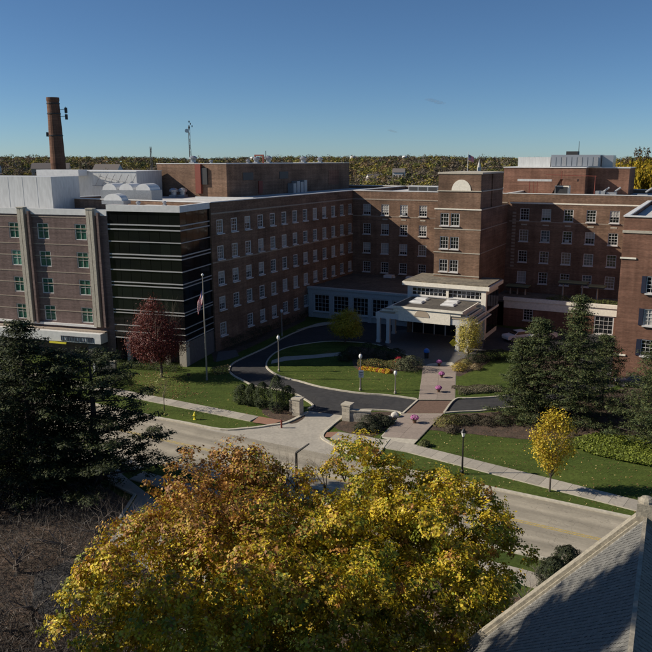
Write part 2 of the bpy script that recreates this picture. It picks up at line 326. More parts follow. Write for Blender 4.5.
# lawn footpath in the shade, footpath before the low wing
sheet("footpath", gpts((272, 361), (284, 357.2), (310, 355.8), (341, 352.8), (341.5, 356.3), (310, 359.2), (285, 361.5), (271, 364.5)), 0.10, M['slab'])
sheet("footpath", gpts((296, 331), (318, 323.8), (342, 320.8), (378, 319.5), (378, 322.2), (342, 323.6), (318, 327)), 0.10, M['slab'], thick=0.03)
sheet("footpath", gpts((218, 352), (236, 350), (239, 356), (230, 359), (216, 362)), 0.024, M['forecourt'])
# paver crossing and the two stretches of the entrance walk, laid as slabs
sheet("crossing", gpts((418.3, 401), (454.5, 401), (443.5, 414), (402.3, 414)), 0.020, M['paver'])
def slabs(root, c0, c1, c2, c3, nu, nv, z0, dz=0.014, gap=0.012, jitter=0.06):
    c = [Vector(q) for q in (c0, c1, c2, c3)]; shared = []
    for i in range(nu):
        for j in range(nv):
            def P(u, v): return (c[0] * (1 - u) + c[1] * u) * (1 - v) + (c[3] * (1 - u) + c[2] * u) * v
            gu = gap / max((c[1] - c[0]).length, .1); gv = gap / max((c[3] - c[0]).length, .1)
            q = [P(i / nu + gu, j / nv + gv), P((i + 1) / nu - gu, j / nv + gv), P((i + 1) / nu - gu, (j + 1) / nv - gv), P(i / nu + gu, (j + 1) / nv - gv)]
            e = random.uniform(0, 0.006); k = random.choice(SLABM)
            MB().prism([(p.x, p.y) for p in q], z0, z0 + dz + e).build("slab", k, root)
SLABM = [mat("concrete_slab", tuple(x * f for x in (0.385, 0.350, 0.290)), 0.9, 0.12, 0.9) for f in (0.86, 0.95, 1.0, 1.10)]
WALKM = [mat("pinkish_walk_slab", tuple(x * f for x in (0.30, 0.245, 0.205)), 0.9, 0.12, 0.9) for f in (0.93, 1.0, 1.06)]
ew = kind(sheet("entrance_walk", gpts((423, 367), (430, 364.2), (444, 362.8), (452, 363), (456.3, 366), (455, 400.6), (418.5, 400.6)), 0.10, M['curb']), 'structure')
tmp = SLABM; SLABM = WALKM
slabs(ew, GA(422.8, 366.5), GA(456, 366.5), GA(454.6, 400.4), GA(418.8, 400.4), 2, 8, 0.102)
ew2 = sheet("entrance_walk", gpts((402, 414.5), (443.2, 414.5), (410, 449), (380, 438)), 0.10, M['curb'])
slabs(ew2, GA(402.3, 415), GA(443, 415), GA(417.5, 440.5), GA(382, 437.5), 2, 5, 0.102)
SLABM = tmp
# pavements along the street
def pavement(name, A, B, wA, n):
    """A, B: far-edge start/end; width wA towards the camera"""
    A = Vector(A); B = Vector(B); d = (B - A).normalized(); q = Vector((d.y, -d.x)) * wA
    if q.y > 0: q = -q
    r = MB().prism([tuple(A), tuple(B), tuple(B + q), tuple(A + q)], 0.0, 0.085).build(name, M['curb']); r["kind"] = 'structure'
    slabs(r, tuple(A), tuple(B), tuple(B + q), tuple(A + q), n, 1, 0.087, gap=0.013)
    return r
pavement("pavement", sxy(-18, 5.2), GA(259, 417.2), 1.55, 22)
sheet("pavement_landing", gpts((259, 417.2), (284, 421.5), (269, 425.5), (252, 423)), 0.095, M['tactile'])
pavement("pavement", GA(338.5, 432.5), GA(418, 446), 1.9, 7)
pavement("pavement", GA(418, 446.5), sxy(60, 2.35), 1.85, 24)
sheet("pavement_landing", gpts((327, 433), (338, 432.5), (334, 438), (324, 438)), 0.09, M['tactile'])
curb(gpts((340, 444), (355, 456), (368, 464), (380, 452), (389, 440)), width=0.25)
pavement("pavement", sxy(-40, -10.9), sxy(4, -10.9), 1.6, 22)
pavement("pavement", sxy(15, -10.9), sxy(62, -10.9), 1.7, 30)
side = sheet("side_drive", [sxy(4.2, -8.8), sxy(14.8, -8.8), sxy(13.5, -12), (-8.8, 46), (-9.0, 30), (-13.0, 20), (-30, 20), (-30, 36), (-19, 41), (-16.5, 47), (-16.5, 54), sxy(5.2, -12)], 0.014, M['slab'])
curb([(-16.7, 49.5), (-16.7, 54), sxy(5.1, -12), sxy(4.1, -9.1)], width=0.22)
sheet("car_park", [GA(35, 575), GA(70, 560), GA(92, 590), GA(85, 625), GA(50, 628), GA(32, 605)], 0.034, M['asphalt'])
# planting beds
sheet("mulch_bed", smooth_line(gpts((524, 354), (560, 356), (577, 366), (570, 378), (545, 390), (520, 394.5)), 4, True), 0.06, M['mulch'])
sheet("mulch_bed", smooth_line(gpts((426, 428), (445, 415.5), (480, 413), (520, 410), (560, 403), (600, 395), (652, 385), (652, 440), (610, 432), (585, 437), (540, 440), (500, 437), (470, 434), (440, 431)), 4, True), 0.022, M['mulch'])
sheet("mulch_bed", smooth_line(gpts((345, 420), (370, 412.5), (398, 414), (382, 432), (368, 437), (352, 434), (334, 427)), 3, True), 0.022, M['mulch'])
sheet("mulch_bed", smooth_line(gpts((262, 410), (282, 405), (300, 412), (305, 417), (292, 424), (270, 418)), 3, True), 0.022, M['mulch'])
sheet("mulch_bed", smooth_line(gpts((350, 347), (400, 354), (421, 366), (418, 371), (380, 372), (357, 370), (352, 360)), 3, True), 0.098, M['mulch'])
sheet("mulch_bed", smooth_line(gpts((455, 363), (470, 357), (484, 355), (490, 362), (470, 372), (457, 377)), 3, True), 0.098, M['mulch'])
sheet("mulch_bed", gpts((210, 348), (302, 312), (306, 320), (262, 342), (240, 352), (214, 362)), 0.012, M['mulch'])
sheet("mulch_bed", [(-60, 8), (-33.9, 8), (-33.9, 37), (-50, 40), (-60, 50)], 0.012, M['mulch'])
sheet("mulch_bed", [(-34, 8), (-8, 8), (-3, 24), (-9.3, 30), (-10.6, 41), (-16.6, 46.8), (-34, 46)], 0.026, M['mulch'])
sheet("mulch_bed", [(-34, 44.6), (-16.6, 44.6), (-16.9, 53), (-20, 56), (-45, 60), (-60, 50), (-50, 40), (-34, 37)], 0.012, M['mulch'])
sheet("mulch_bed", [(3, 30), (12.5, 33), (13, 39), (6, 42), (-2, 40), (-3, 33)], 0.010, M['mulch'])
# ------------------------------------------------------------------ facades and windows
def window_mesh(key, w_, h_, cols, rows, mid=True, t=0.04, cas=0.095, d=0.09):
    b = MB()
    b.box(-w_ / 2, -w_ / 2 + cas, -d, 0.02, 0, h_).box(w_ / 2 - cas, w_ / 2, -d, 0.02, 0, h_)
    b.box(-w_ / 2 + cas, w_ / 2 - cas, -d, 0.02, 0, cas).box(-w_ / 2 + cas, w_ / 2 - cas, -d, 0.02, h_ - cas, h_)
    iw, ih = w_ - 2 * cas, h_ - 2 * cas
    for i in range(1, cols): x = -iw / 2 + iw * i / cols; b.box(x - t / 2, x + t / 2, -d + 0.03, 0.0, cas, h_ - cas)
    for j in range(1, rows):
        z = cas + ih * j / rows; tt = t * (1.7 if (mid and j * 2 == rows) else 1)
        b.box(-iw / 2, iw / 2, -d + 0.034, 0.0, z - tt / 2, z + tt / 2)
    me = bpy.data.meshes.new(key); me.from_pydata(b.v, [], b.f); me.materials.append(M['white']); return me
def box_mesh(key, m, *a):
    b = MB().box(*a); me = bpy.data.meshes.new(key); me.from_pydata(b.v, [], b.f); me.materials.append(m); return me
WM = {}
def win_kit(key, w_, h_, cols, rows, dark='glass', blind='glass_b', sill=True, **k):
    cas = k.get('cas', 0.095); i = 0.02
    WM[key] = dict(w=w_, h=h_, frame=window_mesh("window", w_, h_, cols, rows, **k),
        dark=box_mesh("pane", M[dark], -w_ / 2 + i, w_ / 2 - i, 0.021, 0.05, i, h_ - i), blind=box_mesh("pane", M[blind], -w_ / 2 + i, w_ / 2 - i, 0.021, 0.05, i, h_ - i),
        tint=box_mesh("pane", M['glass_t'], -w_ / 2 + i, w_ / 2 - i, 0.021, 0.05, i, h_ - i), warm=box_mesh("pane", M['glass_w'], -w_ / 2 + i, w_ / 2 - i, 0.021, 0.05, i, h_ - i),
        low=box_mesh("blind", M['glass_b'], -w_ / 2 + .12, w_ / 2 - .12, 0.0, 0.02, h_ * 0.28, h_ - .12), ac=box_mesh("air_conditioner", M['metal_grey'], -.36, .36, -0.30, 0.0, 0.10, 0.52),
        half=box_mesh("blind", M['glass_b'], -w_ / 2 + cas + .01, w_ / 2 - cas - .01, 0.0, 0.02, h_ * 0.52, h_ - cas - .01),
        sill=box_mesh("sill", M['white'], -w_ / 2 - 0.08, w_ / 2 + 0.08, -0.26, 0.0, -0.14, -0.003) if sill else None)
win_kit('sash', 1.5, 1.95, 3, 4)
win_kit('sash_l', 1.5, 1.9, 3, 4, cas=0.15)
win_kit('green', 1.75, 2.05, 2, 2, 'glass_g', 'glass_gb', sill=False, mid=False)
win_kit('tower', 1.38, 1.9, 3, 3, mid=False)
win_kit('grid', 2.85, 2.85, 4, 4, mid=False, cas=0.16)
win_kit('low', 2.9, 2.95, 4, 4, mid=False, cas=0.12)
win_kit('band', 5.6, 1.2, 8, 2, mid=False, cas=0.10, t=0.09)
def add_window(wall, key, x, z, depth, style=None):
    k = WM[key]; style = style or random.choices(('dark', 'blind', 'half', 'tint', 'warm', 'low'), (6, 3, 3, 3, 1, 2))[0]
    f = link("window", k['frame'], None, wall, (x, depth, z))
    link("pane", k[style if style in ('blind', 'tint', 'warm') else 'dark'], None, f)
    if style == 'half' and key in ('sash', 'sash_l', 'tower'): link("blind", k['half'], None, f)
    if style == 'low' and key in ('sash', 'sash_l'): link("blind", k['low'], None, f)
    if key in ('sash', 'sash_l') and random.random() < 0.05: link("air_conditioner", k['ac'], None, f)
    if k['sill']: link("sill", k['sill'], None, f, (0, -depth + 0.02, 0))
    return f
def facade(root, loc, rot, length, z0, z1, wins, m, depth=0.14, name="wall"):
    """wall with real openings; local x along the wall, -y outwards. wins: (key, xc, zbottom, style)"""
    rects = [(xc - WM[k]['w'] / 2, xc + WM[k]['w'] / 2, zb, zb + WM[k]['h']) for k, xc, zb, _ in wins]
    xs = sorted({0, length, *[r[0] for r in rects], *[r[1] for r in rects]}); zs = sorted({z0, z1, *[r[2] for r in rects], *[r[3] for r in rects]})
    b = MB(); A = np.zeros((len(xs) - 1, len(zs) - 1), bool)
    for r in rects:
        for i in range(len(xs) - 1):
            if xs[i] >= r[0] - 1e-6 and xs[i + 1] <= r[1] + 1e-6:
                for j in range(len(zs) - 1):
                    if zs[j] >= r[2] - 1e-6 and zs[j + 1] <= r[3] + 1e-6: A[i, j] = True
    for i in range(len(xs) - 1):
        for j in range(len(zs) - 1):
            if not A[i, j]: b.quad((xs[i], 0, zs[j]), (xs[i + 1], 0, zs[j]), (xs[i + 1], 0, zs[j + 1]), (xs[i], 0, zs[j + 1]))
    for x0, x1, a, c in rects:
        D = depth + 0.06
        b.quad((x0, 0, a), (x0, D, a), (x0, D, c), (x0, 0, c)).quad((x1, D, a), (x1, 0, a), (x1, 0, c), (x1, D, c))
        b.quad((x0, 0, a), (x1, 0, a), (x1, D, a), (x0, D, a)).quad((x0, D, c), (x1, D, c), (x1, 0, c), (x0, 0, c))
    wall = b.build(name, m, root, loc, rot)
    for k, xc, zb, s_ in wins: add_window(wall, k, xc, zb, depth, s_)
    return wall
def band(parent, x0, x1, z0, z1, proud=0.06, m='band', name="stone_band"):
    return MB().box(x0, x1, -proud, 0.03, z0, z1).build(name, M[m], parent)
def parapet(root, x0, x1, y0, y1, z0, z1, m, t=0.35, cop=0.12, copm='coping', over=0.06):
    b = MB().box(x0, x1, y0, y0 + t, z0, z1).box(x0, x1, y1 - t, y1, z0, z1).box(x0, x0 + t, y0 + t, y1 - t, z0, z1).box(x1 - t, x1, y0 + t, y1 - t, z0, z1)
    p = b.build("parapet", m, root); o = over
    c = MB().box(x0 - o, x1 + o, y0 - o, y0 + t + o, z1, z1 + cop).box(x0 - o, x1 + o, y1 - t - o, y1 + o, z1, z1 + cop)
    c.box(x0 - o, x0 + t + o, y0 + t + o, y1 - t - o, z1, z1 + cop).box(x1 - t - o, x1 + o, y0 + t + o, y1 - t - o, z1, z1 + cop)
    c.build("coping", M[copm], root); return p
def mass(root, x0, x1, y0, y1, z0, z1, m, skip='', name="wall"): return MB().box(x0, x1, y0, y1, z0, z1, skip).build(name, m, root)
BR = -R(26)
def bthing(name, label, cat): return thing(name, label, cat, (KO[0], KO[1], 0), BR)
ROOF, PAR = 19.9, 20.45
FR = [16.15, 12.6, 9.08, 5.55]       # sill heights of the floors
# --- left brick wing (its court side lies in shade)
LW = bthing("hospital_wing", "long dark brick wing with shaded rows of white sash windows, left of the drive", "hospital wing")
mass(LW, -27, 0, -44.1, 26, 0, ROOF, M['brick'], 'rbt'); MB().box(-26.6, -0.36, -43.7, 25.6, ROOF - 0.3, ROOF).build("roof_deck", M['membrane'], LW)
wins = []
for i in range(13):
    x = 44.1 - 42.12 + i * 3.413
    for z in FR: wins.append(('sash_l', x, z + 0.08, None))
    if i not in (1,) and i < 8: wins.append(('sash_l', x, 1.95, None))
fl = facade(LW, (0, -44.1, 0), R(90), 44.1, 0, ROOF, wins, M['brick'])
mass(LW, -0.3, 0, 0, 26, 0, ROOF, M['brick'], 'bl')
parapet(LW, -27, 0.0, -44.1, 26, ROOF, PAR, M['brick'])
band(fl, 0, 44.0, 18.88, 19.08); band(fl, 0, 44.0, 12.62 - 0.30, 12.62 - 0.14, 0.04)
# --- central wing
CW = bthing("hospital_wing", "half shaded brick wing at the court's back, between long wing and tower", "hospital wing")
mass(CW, 0.0, 29, 0.3, 26, 0, ROOF, M['brick'], 'bft'); MB().box(0.36, 28.9, 0.36, 25.6, ROOF - 0.3, ROOF).build("roof_deck", M['membrane'], CW)
wins = [('sash', x - 0, z, None) for x in (2.92, 6.57, 10.22, 13.9, 17.5) for z in FR]
fc = facade(CW, (0, 0, 0), 0, 29, 0, ROOF, wins, M['brick'])
parapet(CW, 0.06, 29, 0.0, 26, ROOF, PAR, M['brick'])
band(fc, 0.02, 29, 18.88, 19.10); band(fc, 0.02, 29, 15.86, 15.98, 0.03)
for x in (6.57, 10.22, 13.9): MB().box(x - 0.5, x + 0.5, -0.05, 0.02, 15.3, 15.52).build("air_vent", M['limestone'], fc)
# --- right wing
RW = bthing("hospital_wing", "brick wing at right crossed by the tower's diagonal shadow, five columns of sash windows", "hospital wing")
mass(RW, 29, 75, 0.3, 26, 0, ROOF, M['brick'], 'bft'); MB().box(29.36, 74.6, 0.36, 25.6, ROOF - 0.3, ROOF).build("roof_deck", M['membrane'], RW)
wins = [('sash', x - 29, z, None) for x in (31.95, 35.53, 39.12, 42.68, 46.25, 49.8) for z in FR]
fr = facade(RW, (29, 0, 0), 0, 46, 0, ROOF, wins, M['brick'])
parapet(RW, 29.02, 75, 0.0, 26, ROOF, PAR + 0.05, M['brick'])
band(fr, 0.4, 46, 18.88, 19.10, 0.06, 'cream'); band(fr, 0.4, 46, 15.86, 15.98, 0.03)
for x in (31.95, 35.53, 39.12, 42.68, 46.25): MB().box(x - 29.5, x - 28.5, -0.05, 0.02, 15.3, 15.52).build("air_vent", M['limestone'], fr)
for i in range(17): MB().box(0.95, 1.55, -0.09, 0.02, 8.2 + i * 0.56, 8.2 + i * 0.56 + 0.3).build("quoin", M['band'], fr)
# roof penthouses
PH = bthing("roof_penthouse", "low wide brick penthouse on the left wing's roof, its right side in shade", "penthouse")
mass(PH, -26.6, -12.2, -22.7, 23.8, ROOF, 25.1, M['brick'], 'b'); parapet(PH, -26.6, -12.2, -22.7, 23.8, 25.1, 25.35, M['brick'], cop=0.1)
MB().box(-18.2, -17.1, -23.2, -22.72, 20.5, 25.3).build("pipe_chase", M['rust'], PH)
MB().box(-17.0, -15.9, -23.05, -22.72, 22.0, 24.7).build("painted_chase_shadow", M['metal_dark'], PH)  # dark box coloured as the shadow the pipe chase casts beside it
for y in (-18, -6): MB().box(-12.19, -12.1, y, y + 3.2, 22.6, 23.9).build("louvre", M['metal_dark'], PH)
for i, (y, hh) in enumerate(((-3, 1.8), (-1.6, 2.2), (-0.2, 2.0), (1.2, 2.3))): MB().box(-12.15, -10.9, y, y + 1.1, ROOF + .02, ROOF + hh).build("cooling_unit", M['metal_grey'], PH)
MB().box(-12.19, -12.0, -13.2, -12.0, 20.2, 22.4).build("door", M['rust'], PH)
MB().box(-12.19, -12.1, 14, 18.5, 21.0, 23.9).build("blind_arch", M['brick_red'], PH)
PR = bthing("roof_penthouse", "red brown brick penthouse on the right wing's roof with white cooling plant on top", "penthouse")
mass(PR, 25.6, 39.9, 10, 24, ROOF, 24.65, M['brick_red'], 'b'); mass(PR, 39.9, 46.7, 13.5, 24, ROOF, 24.6, M['brick_red'], 'bl', "set_back_wall")
MB().box(25.5, 40.0, 9.9, 24.1, 24.65, 24.8).build("coping", M['coping'], PR); MB().box(40.0, 46.8, 13.4, 24.1, 24.6, 24.74).build("coping", M['coping'], PR)
PT = bthing("cooling_plant", "white and pale blue metal cooling plant boxes on top of the right brick penthouse", "cooling plant")
MB().box(27.6, 33.4, 12, 16, 24.81, 26.5).build("white_casing", M['metal_white'], PT)
MB().box(33.5, 41.8, 12, 18, 24.81, 26.9).build("grey_casing", M['cars'], PT)
for i in range(9): MB().box(33.6 + i * 0.9, 34.35 + i * 0.9, 11.85, 11.99, 24.95, 26.5).build("panel", M['metal_grey'] if i % 3 == 2 else M['cars'], PT)
MB().box(36.0, 38.0, 12.2, 14, 26.9, 27.5).build("fan_box", M['metal_dark'], PT)
MB().tube((38.0, 13, 26.9), (38.0, 13, 29.2), 0.05).build("antenna", M['metal_dark'], PT)
MB().box(41.9, 43.8, 14, 18, 24.75, 26.8).build("end_casing", M['cars'], PT)
# small plant in front of the right penthouse
DH = bthing("roof_duct", "long white horizontal duct on red legs in front of the right penthouse", "duct")
MB().box(29.9, 35.6, 2.4, 2.9, 22.5, 22.85).build("duct", M['metal_white'], DH)
for x in (31.9, 32.6, 33.2): MB().box(x, x + 0.1, 2.5, 2.6, ROOF, 22.5).build("leg", M['rust'], DH)
SD = bthing("stair_hood", "small dark roof hatch hood with pitched lid on the right wing roof", "roof hatch")
MB().box(36.0, 38.3, 3.4, 5.2, ROOF, 21.8).build("hatch_box", M['cream'], SD); MB().box(36.2, 38.1, 3.3, 3.39, 20.1, 21.6).build("hatch_door", M['metal_dark'], SD)
MB().poly([(35.4, 3.0, 20.1), (36.9, 3.0, 22.9), (36.9, 6.2, 22.9), (35.4, 6.2, 20.1)]).poly([(38.4, 3.0, 22.9), (36.9, 3.0, 22.9), (36.9, 6.2, 22.9), (38.4, 6.2, 22.9)]).box(37.4, 39.6, 3.0, 5.0, 22.5, 22.9).build("lid", M['brick_red'], SD)
b = MB().tube((34.4, 3.6, 23.6), (42.6, 3.6, 23.4), 0.05)
for x in (37.0, 42.4): b.tube((x, 3.6, ROOF), (x, 3.6, 24.2 if x < 40 else 23.5), 0.07)
tag(b.build("pipe_rail", M['rust'], None, (KO[0], KO[1], 0), BR), "thin rust brown pipe rail standing on the right wing roof", "pipe")
# --- tower
TW = bthing("tower", "square brick tower over the entrance with blind round arch and paired white windows", "tower")
tx0, tx1, ty = 21.8, 29.05, -16.3
MB().box(tx0, tx1, ty, 0, 0, 18.75, 'ft').build("wall", M['brick'], TW)
wins = [('tower', x - tx0, z, 'dark') for x in (23.36, 25.03) for z in (16.18, 12.62, 9.08)]
ft = facade(TW, (tx0, ty, 0), 0, tx1 - tx0, 0, 18.75, wins, M['brick'])
for z in (16.1, 12.54, 9.0): MB().box(1.2 - 0.4, 4.0, -0.05, 0.14, z - 0.1, z + 0.06).build("sill_course", M['white'], ft)
band(ft, -0.1, 7.3, 18.62, 18.80, 0.08, 'cream'); band(ft, -0.1, 7.3, 15.62, 15.76, 0.05, 'limestone'); band(ft, -0.1, 7.3, 12.02, 12.16, 0.05, 'limestone'); band(ft, -0.1, 7.3, 8.5, 8.64, 0.05, 'limestone')
rs = MB().box(tx1 - 0.02, tx1 + 0.06, ty, -0.05, 18.62, 18.8)
for z in (15.62, 12.02): rs.box(tx1 - .02, tx1 + 0.05, ty, -0.05, z, z + 0.14)
rs.build("side_bands", M['band'], TW)
MB().box(tx0 + 0.35, tx1 - 0.22, ty + 0.15, -3.7, 18.75, 23.95, 'b').build("upper_stage", M['brick'], TW)
MB().box(tx1 - 0.218, tx1 - 0.05, ty + 6.2, -3.7, 18.8, 23.94).build("side_pier", M['brick'], TW)
MB().box(tx0 + 0.25, tx1 - 0.02, ty + 0.05, -3.6, 23.95, 24.2).build("coping", M['limestone'], TW)
MB().box(tx0 + 0.2, tx1 - 0.1, ty + 0.03, ty + 0.3, 21.35, 21.5).box(tx1 - .215, tx1 + 0.01, ty + 0.3, -3.7, 21.35, 21.5).build("stone_band", M['limestone'], TW)
arc = [(25.8 + 1.5 * math.cos(t), 21.5 + 1.62 * math.sin(t)) for t in np.linspace(0, math.pi, 18)]
b = MB(); n0 = len(arc); b.v = [(x, ty + 0.07, z) for x, z in arc] + [(x, ty + 0.16, z) for x, z in arc]; b.f = [tuple(range(n0))] + [(i, i + n0, (i + 1) % n0 + n0, (i + 1) % n0) for i in range(n0)]
b.build("blind_arch", M['cream'], TW)
# --- low wing with white framed window bays
LL = bthing("low_wing", "single storey white fronted wing with gridded bays and dark flat roof beside the portico", "entrance wing")
mass(LL, 0.05, 21.7, -17.6, -0.05, 4.75, 5.02, M['roof_dark'], 'b', "flat_roof")
wins = [('low', x, 1.05, 'dark') for x in (2.6, 6.2, 9.8, 13.3)] + [('low', 16.9, 1.05, 'dark')]
fw = facade(LL, (0.05, -17.6, 0), 0, 21.7, 0, 4.75, wins, M['shaded_white'], name="front_wall")
MB().box(-0.02, 21.7, -17.95, -17.3, 4.9, 5.25).build("cornice", M['shaded_white'], LL)
MB().box(0.05, 21.7, -17.75, -17.55, 4.1, 4.9).build("fascia", M['shaded_white'], LL)
for x in (0.5, 4.4, 8.0, 11.5, 15.1): MB().box(x - 0.35, x + 0.35, -0.14, 0.0, 0, 4.1).build("pilaster", M['shaded_white'], fw)
for x in (7.5, 11.8): tag(MB().box(x, x + 1.6, -2.6, -1.2, 5.05, 5.5).box(x + 1.7, x + 2.0, -2.2, -1.8, 5.05, 5.35).build("roof_vent", M['coping'], None, (KO[0], KO[1], 0), BR), "small pale vent box on the dark low roof, %s of two" % ("left" if x < 8 else "right"), "roof vent", "vents on the low roof")
# --- entrance hall
AT = bthing("entrance_hall", "taller cream entrance hall with long strip windows at the tower's foot", "entrance hall")
mass(AT, 19.4, 31.5, -21.2, -13.8, 0, 7.45, M['cream'], 'ft')
wins = [('band', 22.9 - 19.4, 5.95, 'dark'), ('band', 28.6 - 19.4, 5.95, 'dark')]
fa = facade(AT, (19.4, -21.2, 0), 0, 12.1, 3.0, 7.45, wins, M['white'], depth=0.2, name="front_wall")
MB().box(18.7, 32.2, -21.75, -13.5, 7.45, 8.0).build("cornice", M['cream'], AT); MB().box(18.95, 31.95, -21.5, -13.6, 8.0, 8.2).build("flat_roof", M['roof_tan'], AT)
MB().box(25.6, 26.0, -21.4, -21.2, 5.5, 7.45).build("pier", M['cream'], AT); MB().box(31.0, 31.7, -21.5, -20.8, 0.1, 7.45).build("pier", M['cream'], AT)
for i in range(6):
    f = MB().box(20.3 + i * 1.75, 20.45 + i * 1.75, -21.3, -21.21, 0.1, 2.9).build("door_frame", M['white'], AT); MB().box(20.47 + i * 1.75, 22.0 + i * 1.75, -21.26, -21.22, 0.2, 2.8).build("door_pane", M['glass'], AT)
MB().box(19.5, 31.4, -21.19, -21.0, 0, 2.999).build("door_wall", M['brick'], AT)
for i in range(4): MB().box(31.51, 31.62, -20 + i * 1.6, -18.7 + i * 1.6, 0.8, 6.6).build("side_window", M['glass'], AT)
MB().box(31.5, 31.75, -20.6, -13.9, 3.9, 4.2).build("side_band", M['cream'], AT)
# --- portico
PO = bthing("portico", "cream entrance portico with stepped fascia, half round panel, paired columns and skylights", "portico")
px0, px1, pyf, pyb = 17.9, 31.5, -28.9, -21.8
MB().box(px0 - 0.3, px1 + 0.3, pyf - 0.3, pyb + 0.0, 3.7, 4.45).build("entablature", M['white'], PO)
MB().box(px0 + 0.6, px1 - 0.3, pyf - 0.15, pyb, 4.45, 4.95).build("upper_step", M['cream'], PO)
MB().box(20.4, 30.4, pyf - 0.42, pyb, 4.95, 5.5).build("attic", M['cream'], PO)
MB().box(21.2, 28.9, pyf - 0.45, pyf - 0.31, 3.62, 5.45).build("centre_panel", M['cream'], PO)
MB().box(20.2, 30.6, pyf - 0.5, pyb + 0.4, 5.5, 5.68).build("flat_roof", M['roof_dark'], PO)
MB().box(20.1, 30.7, pyf - 0.62, pyf - 0.5, 5.42, 5.74).box(20.1, 20.2, pyf - 0.5, pyb, 5.42, 5.74).box(30.6, 30.75, pyf - 0.5, pyb, 5.42, 5.74).build("roof_edge", M['cream'], PO)
arc = [(24.75 + 1.12 * math.cos(t), 4.42 + 0.95 * math.sin(t)) for t in np.linspace(0, math.pi, 16)]; n0 = len(arc)
b = MB(); b.v = [(x, pyf - 0.50, z) for x, z in arc] + [(x, pyf - 0.44, z) for x, z in arc]; b.f = [tuple(range(n0))] + [(i, i + n0, (i + 1) % n0 + n0, (i + 1) % n0) for i in range(n0)]
b.build("half_round_panel", M['tan_house'], PO)
for x, y in ((22.6, -25.6), (22.4, -23.2), (27.4, -25.6), (27.2, -23.2)):
    f = MB().box(x - 1.0, x + 1.0, y - 0.75, y + 0.75, 5.68, 5.86).build("skylight", M['coping'], PO); MB().prism([(x - 0.85, y - 0.6), (x + 0.85, y - 0.6), (x + 0.85, y + 0.6), (x - 0.85, y + 0.6)], 5.86, 5.95).build("skylight_dome", M['lamp_globe'], f)
for x in (18.0, 19.5, 29.95, 31.35):
    for y in ((pyf, -23.0) if x in (18.0, 31.35) else (pyf,)):
        f = MB().box(x - 0.24, x + 0.24, y - 0.24, y + 0.24, 0.15, 3.7).build("column", M['white'], PO); MB().box(x - 0.3, x + 0.3, y - 0.3, y + 0.3, 0.0, 0.35).build("column_base", M['white'], f); MB().box(x - 0.3, x + 0.3, y - 0.3, y + 0.3, 3.5, 3.699).build("capital", M['white'], f)
# stepped slatted side canopy down the portico's right flank
for i in range(3):
    x = 30.9 + i * 0.65; z = 5.0 - i * 0.4
    MB().box(x, x + 0.5, pyf + 0.2, pyb, z - 0.16, z).build("side_step", M['cream'], PO); MB().box(x + 0.1, x + 0.4, pyf + 0.5, pyb - 0.3, z, z + 0.015).build("step_glazing", M['roof_dark'], PO)
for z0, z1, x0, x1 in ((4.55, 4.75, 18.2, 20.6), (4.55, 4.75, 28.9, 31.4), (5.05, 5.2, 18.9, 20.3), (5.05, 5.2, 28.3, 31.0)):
    MB().box(x0, x1, pyf - 0.34, pyf - 0.14, z0, z1).build("painted_shadow_strip", M['tan_house'], PO)  # solid tan strips, coloured to stand in for shadow lines in the fascia
# --- terrace building before the right wing
TE = bthing("terrace_building", "low brick terrace building with broad cream parapet and gridded window behind the conifers", "terrace building")
mass(TE, 29.1, 51, -10, -0.05, 0, 3.75, M['brick_red'], 'ft')
fe = facade(TE, (31.6, -10, 0), 0, 19.4, 0, 3.3, [('grid', 46.95 - 31.6, 0.1, 'dark'), ('sash', 3.9, 1.2, 'dark')], M['brick_red'], name="front_wall")
MB().box(31.6, 51, -10.12, -9.98, 2.98, 4.2).build("fascia", M['cream'], TE); MB().box(31.5, 51, -10.3, -9.6, 4.2, 4.7).build("parapet", M['cream'], TE); MB().box(29.1, 51, -9.6, -0.1, 3.75, 3.95).build("terrace_deck", M['roof_tan'], TE)
def canopy(x0, x1, y0, y1, z, label, posts):
    t = bthing("terrace_canopy", label, "canopy"); t["group"] = "green topped canopies on the terrace"
    MB().box(x0, x1, y0, y1, z - 0.18, z).build("canopy_top", M['verdigris'], t); MB().box(x0 + .1, x1 - .1, y0 + .1, y1 - .1, z - 0.4, z - 0.18).build("valance", M['metal_dark'], t)
    for x in posts: MB().tube((x, (y0 + y1) / 2, 3.96), (x, (y0 + y1) / 2, z - 0.4), 0.16, 0.11, 8).build("post", M['limestone'], t)
canopy(30.2, 34.0, -3.6, -1.6, 5.5, "flat green topped canopy at the terrace's left end beside the tower", (30.8, 32.0, 33.3))
canopy(38.9, 43.4, -4.6, -2.6, 6.9, "widest flat green canopy in the middle of the terrace on stone posts", (39.6, 42.6))
canopy(43.9, 46.4, -6.8, -5.0, 6.9, "short flat green canopy nearest the right building, on one pale post", (45.2,))
# --- right edge building
RB = bthing("brick_building", "tall sunlit red brick building at the right edge with white roof edge and shuttered windows", "building")
rx, ry = 51.1, -35.87
mass(RB, rx, 75, ry, -0.5, 0, 19.2, M['brick_red'], 'bft')
wins = [('sash', x - rx, z, s_) for x in (54.75, 58.2) for z, s_ in ((16.3, 'dark'), (12.85, 'dark'), (10.9 - 1.6, 'dark'), (7.25 - 1.5, 'blind'), (3.7 - 1.6, 'dark'))]
wins = [('sash', x - rx, z, s_) for x in (54.75, 58.2, 61.6) for z, s_ in ((11.2, 'dark'), (7.45, 'blind'), (3.85, 'dark'))]
fb = facade(RB, (rx, ry, 0), 0, 24, 0, 19.2, wins, M['brick_red'])
parapet(RB, rx, 75, ry, -0.5, 19.2, 19.75, M['brick_red'], cop=0.14, over=0.12)
MB().box(rx + .4, 74.6, ry + .4, -1, 18.9, 19.2).build("roof_deck", M['membrane'], RB)
